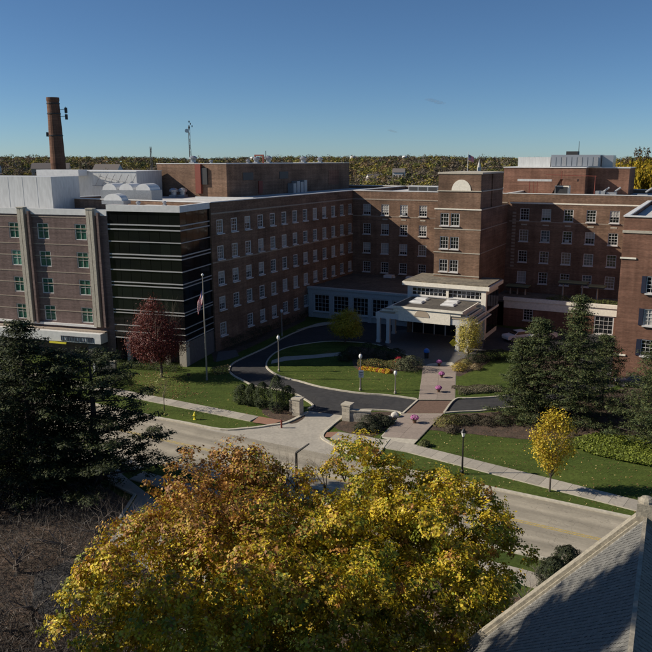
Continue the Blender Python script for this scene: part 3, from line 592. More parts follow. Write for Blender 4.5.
band(fb, -0.1, 24, 17.95, 18.25, 0.1, 'limestone'); band(fb, -0.12, 1.6, 15.0, 15.18, 0.12, 'cream', "short_band"); band(fb, -0.12, 1.35, 3.62, 3.80, 0.12, 'cream', "short_band")
for z in (11.2, 7.45, 3.85): MB().box(3.65 - 1.25, 3.65 - 0.79, -0.08, -0.005, z, z + 1.95).build("shutter", M['card'], fb)
sk = bthing("roof_skylight", "white framed sloping skylight on the right edge building's roof", "skylight")
MB().poly([(53.0, -33.0, 19.3), (57.5, -33.0, 20.4), (57.5, -28.0, 20.4), (53.0, -28.0, 19.3)]).poly([(53.0, -28.0, 19.3), (53.0, -33.0, 19.3), (57.5, -33.0, 19.3), (57.5, -28, 19.3)]).poly([(53, -33, 19.3), (57.5, -33, 19.3), (57.5, -33, 21.0)]).build("skylight_frame", M['metal_white'], sk)
# ------------------------------------------------------------------ glass fronted building and its brick neighbour
GC = (-20.35, 91.16); GR = -R(16)
def gthing(name, label, cat): return thing(name, label, cat, (GC[0], GC[1], 0), GR)
GB = gthing("glass_building", "dark glass fronted corner block with thin pale horizontal bands behind the red tree", "building")
GX, GY = -10.2, 8.2
mass(GB, GX, -0.25, 0.25, 40, 3.2, 19.7, M['metal_dark'], 'b', "core_wall")
bandsz = [(17.95, 18.15), (17.36, 17.56), (15.84, 16.0), (14.2, 14.4), (13.76, 13.96), (12.2, 12.38), (10.62, 10.8), (10.18, 10.36), (8.58, 8.74), (6.98, 7.14), (6.6, 6.76), (4.95, 5.1), (4.1, 4.24), (3.25, 3.42)]
edges = [19.68] + [z for bb in [(b1, b0) for b0, b1 in bandsz] for z in bb]
k = 0
pm = {}
for i in range(0, len(edges) - 1, 2):
    z1, z0 = edges[i], edges[i + 1]
    for (n_, L_, ax) in ((7, -GX, 'x'), (5, GY, 'y')):
        wv_ = L_ / n_
        for j in range(n_):
            m = M['curtain_g'] if (z0 > 6.9 and z0 < 9 and ax == 'x') or random.random() < 0.10 else M['curtain']
            key = (i, ax, m.name)
            if key not in pm:
                q = MB().box(0.02, wv_ - 0.02, -0.02, 0.2, 0.01, z1 - z0 - 0.01); me = bpy.data.meshes.new("glass_panel"); me.from_pydata(q.v, [], q.f); me.materials.append(m); pm[key] = me
            t1, t2 = random.gauss(0, 0.0025), random.gauss(0, 0.0025)
            if ax == 'x': link("glass_panel", pm[key], None, GB, (GX + j * wv_, 0.03, z0), (t1, 0, t2))
            else: link("glass_panel", pm[key], None, GB, (-0.03, j * wv_, z0), (t1, 0, R(90) + t2))
for z0, z1 in bandsz:
    z0 += 0.02; z1 -= 0.03
    MB().box(GX, 0.06, -0.10, 0.1, z0, z1).box(-0.1, 0.06, 0.1, GY, z0, z1).build("trim_band", M['alu'], GB)
MB().box(GX - 0.0, 0.15, -0.18, 0.5, 19.7, 20.5).box(-0.4, 0.15, 0.5, GY + .1, 19.7, 20.5).build("parapet", M['coping'], GB); MB().box(GX, -0.4, 24, 24.4, 19.7, 20.4).build("parapet", M['coping'], GB)
MB().box(GX, -0.4, 0.5, 24, 19.6, 19.95).build("roof_deck", M['membrane'], GB)
mass(GB, GX, -1.6, 1.6, GY + 20, 0, 3.25, M['metal_dark'], 'bt', "ground_floor_wall")
MB().box(-1.0, 0.0, 0.0, 0.9, 0, 3.25).build("corner_column", M['limestone'], GB)
MB().box(-0.5, 0.0, 0.9, GY, 0, 3.1).build("side_base_wall", M['forecourt'], GB)
for x in (-8.8, -5.5, -3.2): MB().box(x, x + 0.5, 0.3, 0.8, 0, 3.25).build("column", M['limestone'], GB)
# brick neighbour
NB = gthing("brick_building", "mauve brown brick block at the left edge with green tinted windows and limestone piers", "building")
NX = -62
mass(NB, NX, GX - 0.02, 0.3, 34, 0, 19.1, M['brick_mauve'], 'bft')
wins = []
for x in (-14.3, -20.0, -24.45, -30.2, -34.6):
    for z in (15.9, 12.25, 8.65, 4.95): wins.append(('green', x - NX, z, random.choice(('dark', 'dark', 'blind', 'dark'))))
fn = facade(NB, (NX, 0, 0), 0, GX - 0.02 - NX, 0, 19.05, wins, M['brick_mauve'])
for z in (18.8, 17.35, 15.25, 13.68, 11.58, 10.02, 8.05, 6.4): band(fn, 0, 49.2, z - 0.06, z + 0.06, 0.035, 'band')
for z in (4.42,): band(fn, 0, 49.2, z, z + 0.3, 0.3, 'coping', "ledge")
for x in (-12.95, -23.35, -33.8):
    l = x - NX
    MB().box(l, l + 0.45, -0.55, 0.0, 4.6, 19.86).build("pier", M['limestone'], fn); MB().box(l + 0.52, l + 0.95, -0.55, 0.0, 4.6, 19.86).build("pier", M['limestone'], fn)
    MB().box(l + 1.45, l + 1.75, -0.5, 0.0, 4.6, 19.5).build("brick_fin", M['brick_mauve'], fn)
    MB().box(l - 0.06, l + 1.01, -0.6, 0.2, 19.86, 20.02).build("pier_cap", M['limestone'], fn)
MB().box(NX, GX - 0.05, -0.1, 0.32, 19.1, 19.85).build("coping", M['coping'], NB)
MB().box(NX, GX, 0.4, 34, 18.8, 19.1).build("roof_deck", M['membrane'], NB)
cn = MB().box(NX, GX - 1.2, -1.6, -0.02, 2.6, 3.9).build("entrance_canopy", M['coping'], NB); MB().box(NX, GX - 1.25, -1.5, -0.1, 2.4, 2.6).build("soffit", M['metal_dark'], cn)
MB().box(NX, GX - 1.0, -0.9, -0.02, 3.9, 4.1).build("ledge", M['band'], NB)
b = MB(); x = -17.4
while x < -12.5:
    ww = random.choice((0.24, 0.3, 0.2)); b.box(x, x + 0.07, -1.66, -1.6, 2.72, 3.4); b.box(x, x + ww, -1.66, -1.6, 3.28, 3.4); b.box(x + ww - .07, x + ww, -1.66, -1.6, 2.72, 3.4) if random.random() < .6 else b.box(x, x + ww, -1.66, -1.6, 2.72, 2.82); x += ww + 0.1
b.build("lettering", M['card'], NB)
MB().box(-19.2, -16.6, -1.75, -1.61, 2.3, 2.5).build("clearance_bar", M['hydrant'], NB)
MB().box(-13.6, -11.6, -1.2, 1.0, 0, 2.4).build("brick_pier", M['forecourt'], NB)
lw_ = thing("entrance_wall", "short white edged retaining wall beside the left entrance canopy", "wall", (*GA(95, 372), 0), GR)
MB().box(0, 3.0, 0, 0.3, 0, 1.5).build("wall_panel", M['forecourt'], lw_); MB().box(-0.15, 3.0, -0.1, 0.4, 1.5, 1.65).build("cap", M['limestone'], lw_); MB().box(-0.15, 0.15, -0.12, -0.01, 0, 1.5).build("end_post", M['coping'], lw_)
# left roof plant
MPz = gthing("metal_penthouse", "large white metal clad rooftop plant room on the left brick block", "penthouse")
ox, oy = -23.75, 7.4                    # its corner in this frame
b = MB().box(-62, ox, oy, oy + 6.3, 19.1, 23.7); b.build("siding", M['metal_white'], MPz)
for i in range(14): MB().box(ox - 0.03 - i * 2.4, ox - i * 2.4, oy - 0.02, oy, 19.2, 23.65).build("siding_rib", M['metal_white'], MPz)
for i in range(3): MB().box(ox, ox + 0.02, oy + 0.2 + i * 2.4, oy + 0.23 + i * 2.4, 19.2, 23.65).build("siding_rib", M['metal_white'], MPz)
M2 = gthing("metal_penthouse", "grey blue metal plant room behind the white one, with white roof edge", "penthouse")
MB().box(-38, -21.0, 25, 33, 19.1, 24.15).build("siding", M['metal_white'], M2); MB().box(-38.1, -20.9, 24.9, 33.1, 24.15, 24.3).build("coping", M['coping'], M2)
MB().box(-38, -30, 22.5, 24.88, 23.5, 24.45).build("white_duct", M['coping'], M2)
pb = gthing("pipe_rack", "diagonal grey steel pipe rack leaning on the plant room wall", "pipe rack")
b = MB()
for i in range(6): b.tube((-28.5 + i * 1.3, 24.7, 21.9), (-27.3 + i * 1.3, 24.5, 23.7), 0.05, n=5)
b.tube((-29, 24.6, 23.7), (-21.2, 24.6, 22.2), 0.06, n=5).tube((-29, 24.6, 21.9), (-21.2, 24.6, 21.8), 0.06, n=5); b.build("pipes", M['metal_grey'], pb)
def ah_unit(x, y, L_, wd, h, label, n=3):
    t = gthing("air_handler", label, "air handling unit"); t["group"] = "air handling units on the glass building roof"
    MB().box(x, x + L_, y, y + wd, 20.1, 20.1 + h).build("casing", M['metal_grey'], t)
    for i in range(n):
        f = MB(); c = x + L_ * (i + 0.5) / n; r = L_ / n * 0.42
        ring = [(c + r * math.cos(a_), 20.1 + h + 0.9 * math.sin(a_)) for a_ in np.linspace(0, math.pi, 9)]
        f.v = [(q[0], y + 0.1, q[1]) for q in ring] + [(q[0], y + wd - 0.1, q[1]) for q in ring]
        f.f = [(j, j + 1, j + 10, j + 9) for j in range(8)] + [tuple(range(9)), tuple(reversed(range(9, 18)))]
        f.build("hood", M['coping'], t)
    for s_ in (x + 0.3, x + L_ - 0.5): MB().box(s_, s_ + 0.2, y + 0.2, y + wd - 0.2, 19.95, 20.1).build("skid", M['metal_dark'], t)
ah_unit(-19.0, 12, 8.2, 3.0, 1.7, "long grey air handler with three rounded white hoods behind the glass block parapet", 3)
ah_unit(-15.6, 7.0, 3.4, 1.8, 0.5, "low pale unit with a single hood just behind the glass block's white parapet", 1)
def fan(x, y, z, s, label, fr_=gthing, grp="roof fans"):
    t = fr_("roof_fan", label, "roof fan"); t["group"] = grp
    MB().box(x - s * .6, x + s * .6, y - s * .6, y + s * .6, z, z + 0.35 * s).build("curb_box", M['metal_grey'], t)
    MB().lathe([(0.5 * s, z + .35 * s), (0.5 * s, z + .8 * s), (0.75 * s, z + .85 * s), (0.78 * s, z + 1.15 * s), (0.4 * s, z + 1.45 * s), (0.05, z + 1.5 * s)], 12, (x, y)).build("fan_hood", M['cars'], t, smooth=False)
for i, (x, y, s) in enumerate(((-17.4, 30.4, 1.0), (-16.2, 31.2, 1.0), (-14.0, 34.2, 1.0), (-9.3, 6, 0.45), (-6.8, 8.5, 0.4))):
    fan(x, y, 19.96, s, ("left of the three big pale roof fans by the brick penthouse", "middle one of the three big pale roof fans by the brick penthouse", "right one of the three big pale roof fans by the brick penthouse", "small roof fan close to the limestone pier", "small roof fan in the middle of the glass block's roof")[i])
for i, (x, y, s) in enumerate(((-25.3, -14, 0.5), (-20.5, -20.5, 0.9), (-16.4, -21.0, 0.45), (-13.2, -12, 0.8), (-13.2, -8, 0.9), (-13.2, 5, 0.9), (-13.2, 12, 0.8), (-13.0, -15, .5))):
    fan(x, y, 25.36, s, ("tiny vent cap far left on the brick penthouse roof", "white cowl above the red pipe chase of the penthouse", "low vent cap near the front right corner of the penthouse roof", "white roof fan left of the red hoist frame", "white roof fan right of the red hoist frame", "lone white roof fan midway along the penthouse roof", "white roof fan toward the far end of the penthouse", "small grey vent on the near part of the penthouse roof")[i], bthing, "vents on the brick penthouse")
hf = bthing("hoist_frame", "small red steel hoist frame on the brick penthouse roof", "hoist")
MB().box(-14.6, -14.35, -10.5, -10.3, 25.36, 26.7).box(-12.9, -12.65, -10.5, -10.3, 25.36, 26.7).box(-14.6, -12.65, -10.5, -10.3, 26.7, 26.95).build("frame", M['rust'], hf); MB().tube((-12.2, -10.4, 25.4), (-12.2, -10.4, 27.6), 0.06, n=5).build("mast", M['metal_dark'], hf)
# plant on the central wing roof near the tower
for i, (x, y, L_, h, m, lab) in enumerate(((5.6, 14, 6, 1.0, 'metal_grey', "long grey duct run on the central wing roof"), (12.5, 14, 4.5, 0.8, 'cars', "silver plant box in the middle of the central wing roof"), (17.0, 10, 1.6, 2.0, 'cars', "tall pale green grey plant cabinet near the tower"), (19.5, 10, 3.6, 2.0, 'rust', "red brick coloured plant housing against the tower"))):
    t = bthing("plant_box", lab, "plant box"); MB().box(x, x + L_, y, y + 2, ROOF, ROOF + h).build("casing", M[m], t)
    MB().box(x - .1, x + L_ + .1, y - .1, y + 2.1, ROOF + h, ROOF + h + 0.1).build("lid", M['coping'], t)
    for j in range(3): MB().box(x + .15 + j * L_ / 3, x + L_ / 3 * (j + 1) - .1, y - 0.04, y, ROOF + .2, ROOF + h - .15).build("grille", M['metal_dark'], t)
for i, (x, y) in enumerate(((42.5, 4), (44.2, 4.5), (49, 4))):
    t = bthing("roof_unit", ("square pale unit with pipe elbow left on the right wing roof", "low pale unit in the middle of the right wing roof", "pale vent unit near the right building on the right wing roof")[i], "roof unit")
    MB().box(x, x + 1.5, y, y + 1.5, ROOF + .01, ROOF + 1.1 - i * 0.2).build("casing", M['metal_grey'], t); MB().tube((x + 1.2, y + .6, ROOF + 1), (x + 2.1, y + .6, ROOF + 1.7), 0.15, n=8).build("elbow", M['metal_grey'], t)
# ------------------------------------------------------------------ far landmarks
def chimney():
    t = thing("brick_chimney", "tall tapering red brick smokestack rising above the left roofs", "chimney", (-68.6, 180, 0))
    MB().lathe([(2.2, 0), (1.95, 14), (1.64, 28), (1.38, 39.4), (1.47, 39.5), (1.47, 40.3), (1.1, 40.3)], 20).build("shaft", M['chim'], t)
    for z in (31.5, 36.5, 38.8): MB().lathe([(1.42 + (39 - z) * 0.024, z), (1.50 + (39 - z) * 0.024, z + 0.05), (1.50 + (39 - z) * .024, z + 0.22), (1.42 + (39 - z) * .024, z + 0.27)], 20).build("iron_band", M['metal_dark'], t)
    a = MB().tube((1.3, -0.4, 37.5), (3.0, -0.4, 37.7), 0.07, n=5).tube((1.3, -0.4, 36), (3.0, -0.4, 36.1), 0.07, n=5).tube((3.0, -.4, 35.6), (3.0, -.4, 38.2), 0.08, n=5).build("antenna_bracket", M['metal_dark'], t)
    for z in (35.3, 36.8): MB().box(2.75, 3.3, -0.6, -0.2, z, z + 1.2).build("antenna_panel", M['metal_dark'], a)
    for z, r in ((31.4, 2.0),): MB().box(-1.95, -1.55, -0.8, -0.3, z, z + 1.0).build("antenna_panel", M['metal_dark'], t)
chimney()
def mast(name, x, y, z0, z1, label, bulk):
    t = thing(name, label, "radio mast", (x, y, 0)); b = MB()
    n = 14; w0, w1 = 0.6 * bulk, 0.22 * bulk
    c = [(1, 0), (-0.5, 0.866), (-0.5, -0.866)]
    for i in range(n):
        za, zb = z0 + (z1 - z0) * i / n, z0 + (z1 - z0) * (i + 1) / n; ra, rb = w0 + (w1 - w0) * i / n, w0 + (w1 - w0) * (i + 1) / n
        for k in range(3):
            p, q = c[k], c[(k + 1) % 3]; b.tube((p[0] * ra, p[1] * ra, za), (p[0] * rb, p[1] * rb, zb), 0.07 * bulk, n=3, cap=False); b.tube((p[0] * ra, p[1] * ra, za), (q[0] * rb, q[1] * rb, zb), 0.04 * bulk, n=3, cap=False)
    b.build("lattice", M['metal_dark'], t); return t
t = mast("cell_mast", -78, 380, 0, 43, "thin lattice mast with round white dish near its top, beyond the roofs", 1.6)
MB().tube((-0.9, -1.2, 40.2), (-0.9, -0.4, 40.2), 0.95, n=14).build("dish", M['lamp_globe'], t)
for dx, dz in ((0.8, 43.2), (1.6, 42.0), (0.2, 41.4), (0.2, 44.2)): MB().box(dx - .2, dx + .25, -.2, .2, dz, dz + 0.9).build("antenna_panel", M['metal_dark'], t)
t = mast("radio_mast", -45.0, 175, 0, 29.0, "short grey lattice mast left of the brick penthouse", 0.8)
MB().tube((0.9, -0.6, 22.4), (0.9, -0.2, 22.4), 0.45, n=12).build("dish", M['lamp_globe'], t)
def water_tower(x, y, h, r, label):
    t = thing("water_tower", label, "water tower", (x, y, 0), group="distant water towers")
    MB().lathe([(r * 0.25, 0), (r * .25, h - r * 1.2), (r * .9, h - r * .6), (r, h - r * .2), (r * .8, h + r * .25), (0.1, h + r * .4)], 14).build("tank", M['coping'], t, smooth=True)
    MB().tube((0, 0, h + r * .4), (0, 0, h + r * .6), 0.3, n=5).build("beacon", M['metal_dark'], t)
water_tower(18, 1750, 33, 7, "pale water tower dome left of centre on the horizon trees")
water_tower(150, 1900, 34, 6.5, "pale water tower dome above the central wing on the horizon")
water_tower(-208, 1700, 31, 6, "farthest left pale water tower on the horizon")
def steeple():
    t = thing("church_steeple", "small white church steeple among autumn trees behind the tower", "steeple", (123, 690, 0))
    MB().box(-1.5, 1.5, -1.5, 1.5, 0, 19.5).build("belfry", M['house_w'], t); MB().lathe([(1.5, 19.5), (1.2, 22), (0.7, 23), (0.1, 27)], 8).build("spire", M['house_w'], t); MB().box(-9, 9, 2.1, 22, 0, 11).build("nave", M['tan_house'], t)
steeple()
def flag_cloth(w_, h_, droop, seed=0):
    """rows of stripes plus canton: returns list of (name, MB, material key)"""
    out = []; nx = 14
    def pt(u, v):     # u along the fly, v up the hoist
        x = u * w_ * (1 - droop * 0.75); z = (v - 1) * h_ - droop * u * w_ * 0.9; y = 0.10 * math.sin(u * 9 + seed) * (0.3 + u) + 0.05 * math.sin(v * 6 + u * 5)
        return (x, y, z)
    for k in range(13):
        b = MB(); v0, v1 = k / 13, (k + 1) / 13; u0 = 0.4 if v0 >= 6 / 13 - 1e-6 else 0
        for i in range(nx):
            a_, c_ = u0 + (1 - u0) * i / nx, u0 + (1 - u0) * (i + 1) / nx
            b.quad(pt(a_, v0), pt(c_, v0), pt(c_, v1), pt(a_, v1))
        out.append(("stripe", b, 'flag_r' if k % 2 == 0 else 'sign_white'))
    b = MB()
    for i in range(5): b.quad(pt(0.4 * i / 5, 6 / 13), pt(.4 * (i + 1) / 5, 6 / 13), pt(.4 * (i + 1) / 5, 1), pt(.4 * i / 5, 1))
    out.append(("canton", b, 'flag_b')); return out, pt
M['flag_r'] = mat("red_flag_cloth", (0.50, 0.035, 0.06), 0.8, transl=0.3); M['flag_b'] = mat("blue_flag_cloth", (0.025, 0.04, 0.16), 0.8, transl=0.3)
def flagpole(loc, h, r, w_, hh, droop, label, az, pole_m='lamp_post'):
    t = thing("flagpole", label, "flagpole", (*loc, 0)); MB().lathe([(r * 1.3, 0), (r, 0.5), (r * 0.55, h), (0.01, h + 0.01)], 10).build("pole", M[pole_m], t)
    MB().lathe([(0.02, h), (0.13 * min(r, .1) * 12, h + 0.10), (0.13 * min(r, .1) * 12, h + 0.22), (0.02, h + 0.34)], 10).build("finial", M['lamp_globe'], t)
    parts, pt = flag_cloth(w_, hh, droop); fl_ = bpy.data.objects.new("flag", None); COL.objects.link(fl_); fl_.parent = t; fl_.location = (0, 0, h - 1.3); fl_.rotation_euler = (0, 0, az)
    for nme, b, m in parts: b.build(nme, M[m], fl_)
    s = MB()
    for i in range(5):
        for j in range(4): q = pt(0.04 + 0.075 * i, 0.5 + 0.125 * j); e = 0.03 * w_; s.poly([(q[0] + e * (1 if a_ % 2 == 0 else .4) * math.sin(a_ * math.pi / 5), q[1] - 0.015, q[2] + e * (1 if a_ % 2 == 0 else .4) * math.cos(a_ * math.pi / 5)) for a_ in range(10)])
    s.build("stars", M['sign_white'], fl_)
flagpole((-16.72, 85.42), 12.7, 0.11, 2.4, 1.5, 0.88, "tall pale flagpole with limp striped flag standing on the left lawn", R(160))
flagpole((80, 490), 31.0, 0.22, 6, 3.4, 0.35, "distant flagpole flying a flag above the treetops behind the tower", R(20), 'lamp_globe')
def house(x, y, az, w_, d_, h, wallm, label):
    t = thing("house", label, "house", (x, y, 0), az, "houses among the far trees")
    MB().box(-w_ / 2, w_ / 2, -d_ / 2, d_ / 2, 0, h, 't').build("wall", M[wallm], t)
    MB().poly([(-w_ / 2 - .4, -d_ / 2 - .5, h - .2), (w_ / 2 + .4, -d_ / 2 - .5, h - .2), (w_ / 2 + .4, 0, h + d_ * .38), (-w_ / 2 - .4, 0, h + d_ * .38)]).poly([(w_ / 2 + .4, d_ / 2 + .5, h - .2), (-w_ / 2 - .4, d_ / 2 + .5, h - .2), (-w_ / 2 - .4, 0, h + d_ * .38), (w_ / 2 + .4, 0, h + d_ * .38)]).build("roof", M['house_r'], t)
    MB().poly([(-w_ / 2, -d_ / 2, h), (-w_ / 2, 0, h + d_ * .36), (-w_ / 2, d_ / 2, h)]).poly([(w_ / 2, -d_ / 2, h), (w_ / 2, d_ / 2, h), (w_ / 2, 0, h + d_ * .36)]).build("gable", M[wallm], t)
    for i in range(4):
        f = MB().box(-w_ / 2 + w_ * (i + .35) / 4, -w_ / 2 + w_ * (i + .7) / 4, -d_ / 2 - .06, -d_ / 2 - .005, h * .55, h * .85).build("window", M['glass'], t)
for x, y, az, w_, d_, h, m, lab in ((-250, 640, .2, 30, 12, 19, 'tan_house', "long tan building among trees just right of the smokestack"), (-205, 650, -.1, 22, 12, 18, 'house_w', "pale building among trees right of the smokestack"), (-330, 700, .1, 16, 10, 19, 'house_w', "pale house among trees at the far left horizon"),
        (22, 560, .3, 11, 8, 13, 'house_w', "white gabled house in the woods above the central wing's roof"), (46, 640, -.2, 10, 8, 16, 'house_w', "small white house in the woods left of the tower"), (-2, 420, .1, 8, 6, 10, 'house_w', "tiny white house low in the woods near the left penthouse")):
    house(x, y, az, w_, d_, h, m, lab)
# ------------------------------------------------------------------ leaves, trees
def leaf_mesh(name, P, size, col, nrm=None, aspect=0.7, fold=0.25, up=0.3, five=False):
    """one folded leaf (or clump) per point; P (n,3), size (n,), col (n,3)"""
    n = len(P); P = np.asarray(P, float); size = np.broadcast_to(size, n)
    N = rng.normal(size=(n, 3)); N[:, 2] = np.abs(N[:, 2]) + up
    if nrm is not None: N = N * 0.55 + nrm * 1.0
    N /= np.linalg.norm(N, axis=1)[:, None]
    A = np.cross(N, rng.normal(size=(n, 3))); A /= np.linalg.norm(A, axis=1)[:, None]; B = np.cross(N, A)
    s = size[:, None]
    v0 = P - A * s * 0.5; v2 = P + A * s * 0.5; v1 = P + B * s * aspect * 0.5 + N * s * fold * 0.5 - A * s * 0.08; v3 = P - B * s * aspect * 0.5 + N * s * fold * 0.5 - A * s * 0.08
    V = np.stack([v0, v1, v2, v3], 1).reshape(-1, 3)
    base = (np.arange(n) * 4)[:, None]; T = np.concatenate([base + np.array([[0, 1, 2]]), base + np.array([[0, 2, 3]])], 1).reshape(-1)
    me = bpy.data.meshes.new(name); me.vertices.add(len(V)); me.vertices.foreach_set("co", V.astype(np.float32).ravel())
    nf = 2 * n; me.loops.add(nf * 3); me.loops.foreach_set("vertex_index", T.astype(np.int32)); me.polygons.add(nf)
    me.polygons.foreach_set("loop_start", np.arange(0, nf * 3, 3, dtype=np.int32)); me.polygons.foreach_set("loop_total", np.full(nf, 3, np.int32))
    me.update(calc_edges=True)
    ca = me.color_attributes.new("col", 'FLOAT_COLOR', 'POINT'); C4 = np.ones((n, 4, 4), np.float32); C4[:, :, :3] = np.asarray(col)[:, None, :]; ca.data.foreach_set("color", C4.ravel())
    return me
def pick(palette, n, wts=None, jit=0.16):
    pal = np.array(palette); wts = None if wts is None else np.array(wts) / sum(wts)
    c = pal[rng.choice(len(pal), n, p=wts)]; return np.clip(c * (1 + rng.normal(0, jit, (n, 1))), 0.004, 0.9)
def shell_pts(n, c, r, inner=0.45, bottom=-0.6):
    u = rng.normal(size=(n * 2, 3)); u /= np.linalg.norm(u, axis=1)[:, None]; u = u[u[:, 2] > bottom][:n]
    k = (inner + (1 - inner) * rng.random(len(u)) ** 0.5)[:, None]; return np.array(c) + u * k * np.array(r), u
def clumpy(n, lobes, per=28, spread=0.35, inner=0.5, bottom=-0.6, flat=0.8):
    """clumps of leaves: n leaves gathered round clump centres on lobes [(c, r)]"""
    vol = np.array([l[1][0] * l[1][1] * l[1][2] for l in lobes]) ** (2 / 3); vol /= vol.sum(); Q = []; Nn = []; cid = []
    for (c, r), f in zip(lobes, vol):
        k = max(3, int(n * f / per)); cc, u = shell_pts(k, c, r, inner, bottom); m = len(cc)
        idx = np.repeat(np.arange(m), per); Q.append(cc[idx] + rng.normal(size=(len(idx), 3)) * spread * np.array([1, 1, flat])); Nn.append(u[idx]); cid.append(idx + len(cid) * 10000)
    return np.concatenate(Q), np.concatenate(Nn), np.concatenate(cid)
def limb(b, p, d, L_, r, depth, spread=0.6, seg=3, up=0.15, kids=3, taper=0.7):
    p = Vector(p); d = Vector(d).normalized()
    for i in range(seg):
        d2 = (d + Vector((random.gauss(0, .12), random.gauss(0, .12), random.gauss(0, .08) + up * .3))).normalized(); q = p + d2 * L_ / seg; r2 = r * (1 - 0.35 / seg * (i + 1) / 1)
        b.tube(p, q, r, r2, n=6 if r > 0.08 else (4 if r > 0.03 else 3), cap=False); p, d, r = q, d2, r2
        if depth > 0 and i >= seg - 2:
            for k in range(kids if i == seg - 1 else 1):
                a = Vector((random.gauss(0, 1), random.gauss(0, 1), random.gauss(0, .6) + up)).normalized(); limb(b, p, d * (1 - spread) + a * spread, L_ * taper * random.uniform(.8, 1.1), r * 0.62, depth - 1, spread, seg, up, kids, taper)
MAPLE = [(0.56, 0.43, 0.025), (0.44, 0.37, 0.028), (0.66, 0.50, 0.035), (0.46, 0.31, 0.035), (0.36, 0.36, 0.032), (0.58, 0.42, 0.10)]
# --- big maple in the foreground: lobes found on the photograph, each at its own distance
def at_y(x, y, Y):
    a = (x - CX) / FPX; b = (y - CY) / FPX; d = (a, _c - b * _s, -_s - b * _c); t = Y / d[1]; return (d[0] * t, Y, CAMH + d[2] * t)
def big_maple():
    base = (-1.6, 27.0)
    t = thing("maple_tree", "huge golden yellow maple filling the bottom centre foreground", "tree", (*base, 0))
    lob = []
    for x, y, Y, r, rz in ((300, 610, 27, 5.6, 4.6), (215, 590, 27, 4.4, 4.0), (395, 590, 27.5, 4.6, 4.0), (160, 590, 27, 3.3, 3.0), (125, 625, 25.5, 2.4, 2.6), (215, 505, 30, 2.7, 2.0), (232, 478, 31.5, 1.4, 1.3), (170, 548, 29, 2.2, 1.7), (275, 520, 31, 2.6, 2.0), (272, 489, 32.5, 1.0, 0.8),
                           (350, 500, 31.5, 2.5, 2.0), (362, 474, 32, 1.6, 1.4), (405, 505, 31.5, 2.4, 1.9), (450, 525, 31, 2.4, 1.9), (478, 540, 30, 1.7, 1.5), (330, 560, 29, 4, 3), (440, 590, 28, 3.0, 3.0), (250, 650, 23, 4, 4), (390, 660, 24, 3.6, 3.8), (320, 665, 22.5, 3.6, 3.4), (180, 655, 23.5, 3.2, 3), (460, 625, 25.5, 2.4, 2.2), (500, 560, 29, 1.2, 1.2), (330, 640, 26, 4, 3.6), (240, 610, 27, 4, 4)):
        c = at_y(x, y, Y); lob.append(((c[0] - base[0], c[1] - base[1], c[2]), (r, r, rz)))
    sub = []
    for (c, r) in lob:
        k = max(5, int(r[0] ** 2 * (2.9 if c[0] > 2.0 else 2.3))); q, u = shell_pts(k, c, r, 0.72, -0.15)
        for p_ in q: e = rng.uniform(0.55, 1.15); sub.append((tuple(p_), (e, e, e * 0.62)))
    P, Nn, cid = clumpy(235000, sub, per=36, spread=0.13, inner=0.62, bottom=-0.6)
    keep = P[:, 2] > 2.5; P, Nn, cid = P[keep], Nn[keep], cid[keep]
    # colour: browner and thinner towards the top-left, golden at the right, green low in the middle
    X = P[:, 0]; Z = P[:, 2] + 0.25 * P[:, 1]
    col = pick(MAPLE, len(P), (5, 4, 4, 3, 2, 1), 0.18)
    tb = np.clip((Z - 9.8) / 3.0, 0, 1) * np.clip((1.5 - X) / 5, 0, 1)
    hsh = np.sin(cid * 12.9898) * 43758.5; hsh -= np.floor(hsh)
    m = rng.random(len(P)) < tb * 0.80 + 0.05; col[m] = pick([(0.42, 0.21, 0.055), (0.30, 0.14, 0.05), (0.52, 0.31, 0.075)], m.sum())
    g = (hsh < 0.20) & ~m; col[g] = pick([(0.24, 0.28, 0.030), (0.34, 0.35, 0.035)], g.sum()); o = (hsh > 0.97) & ~m; col[o] = pick([(0.46, 0.24, 0.05), (0.36, 0.18, 0.05)], o.sum())
    col = col * (0.74 + 0.5 * hsh)[:, None]
    keep = rng.random(len(P)) > np.clip((P[:, 2] - 11.6) / 3, 0, 0.5) * (X < 2.5); P, Nn, col = P[keep], Nn[keep], col[keep]
    cr = link("crown", leaf_mesh("crown", P, rng.uniform(0.085, 0.175, len(P)), col, Nn * 1.6, 0.78, 0.3), M['leaf'], t); cr["kind"] = 'stuff'
    b = MB(); limb(b, (0, 0, 0), (0, 0.02, 1), 3.6, 0.42, 0, seg=3)
    for k in range(9):
        a_ = k * 2.4; limb(b, (0, 0, 3.0 + 0.1 * k), (math.cos(a_), math.sin(a_) * 1.0, 0.95), 3.4, 0.2, 3, 0.45, up=0.35, kids=2)
    for k, (x, y, Y) in enumerate(((262, 470, 31.5), (283, 476, 31.5), (298, 482, 31.5), (250, 480, 32), (345, 470, 32.5), (325, 478, 32))):
        c = Vector(at_y(x, y, Y)) - Vector((base[0], base[1], 0)); 
        for e in range(3): limb(b, c + Vector((0, 0, -0.6)), (random.uniform(-.6, .6), random.uniform(0.0, .8), 1.0), 0.9, 0.035, 3, 0.42, up=0.2, kids=2, taper=.75)
    b.build("trunk", M['bark'], t)
big_maple()
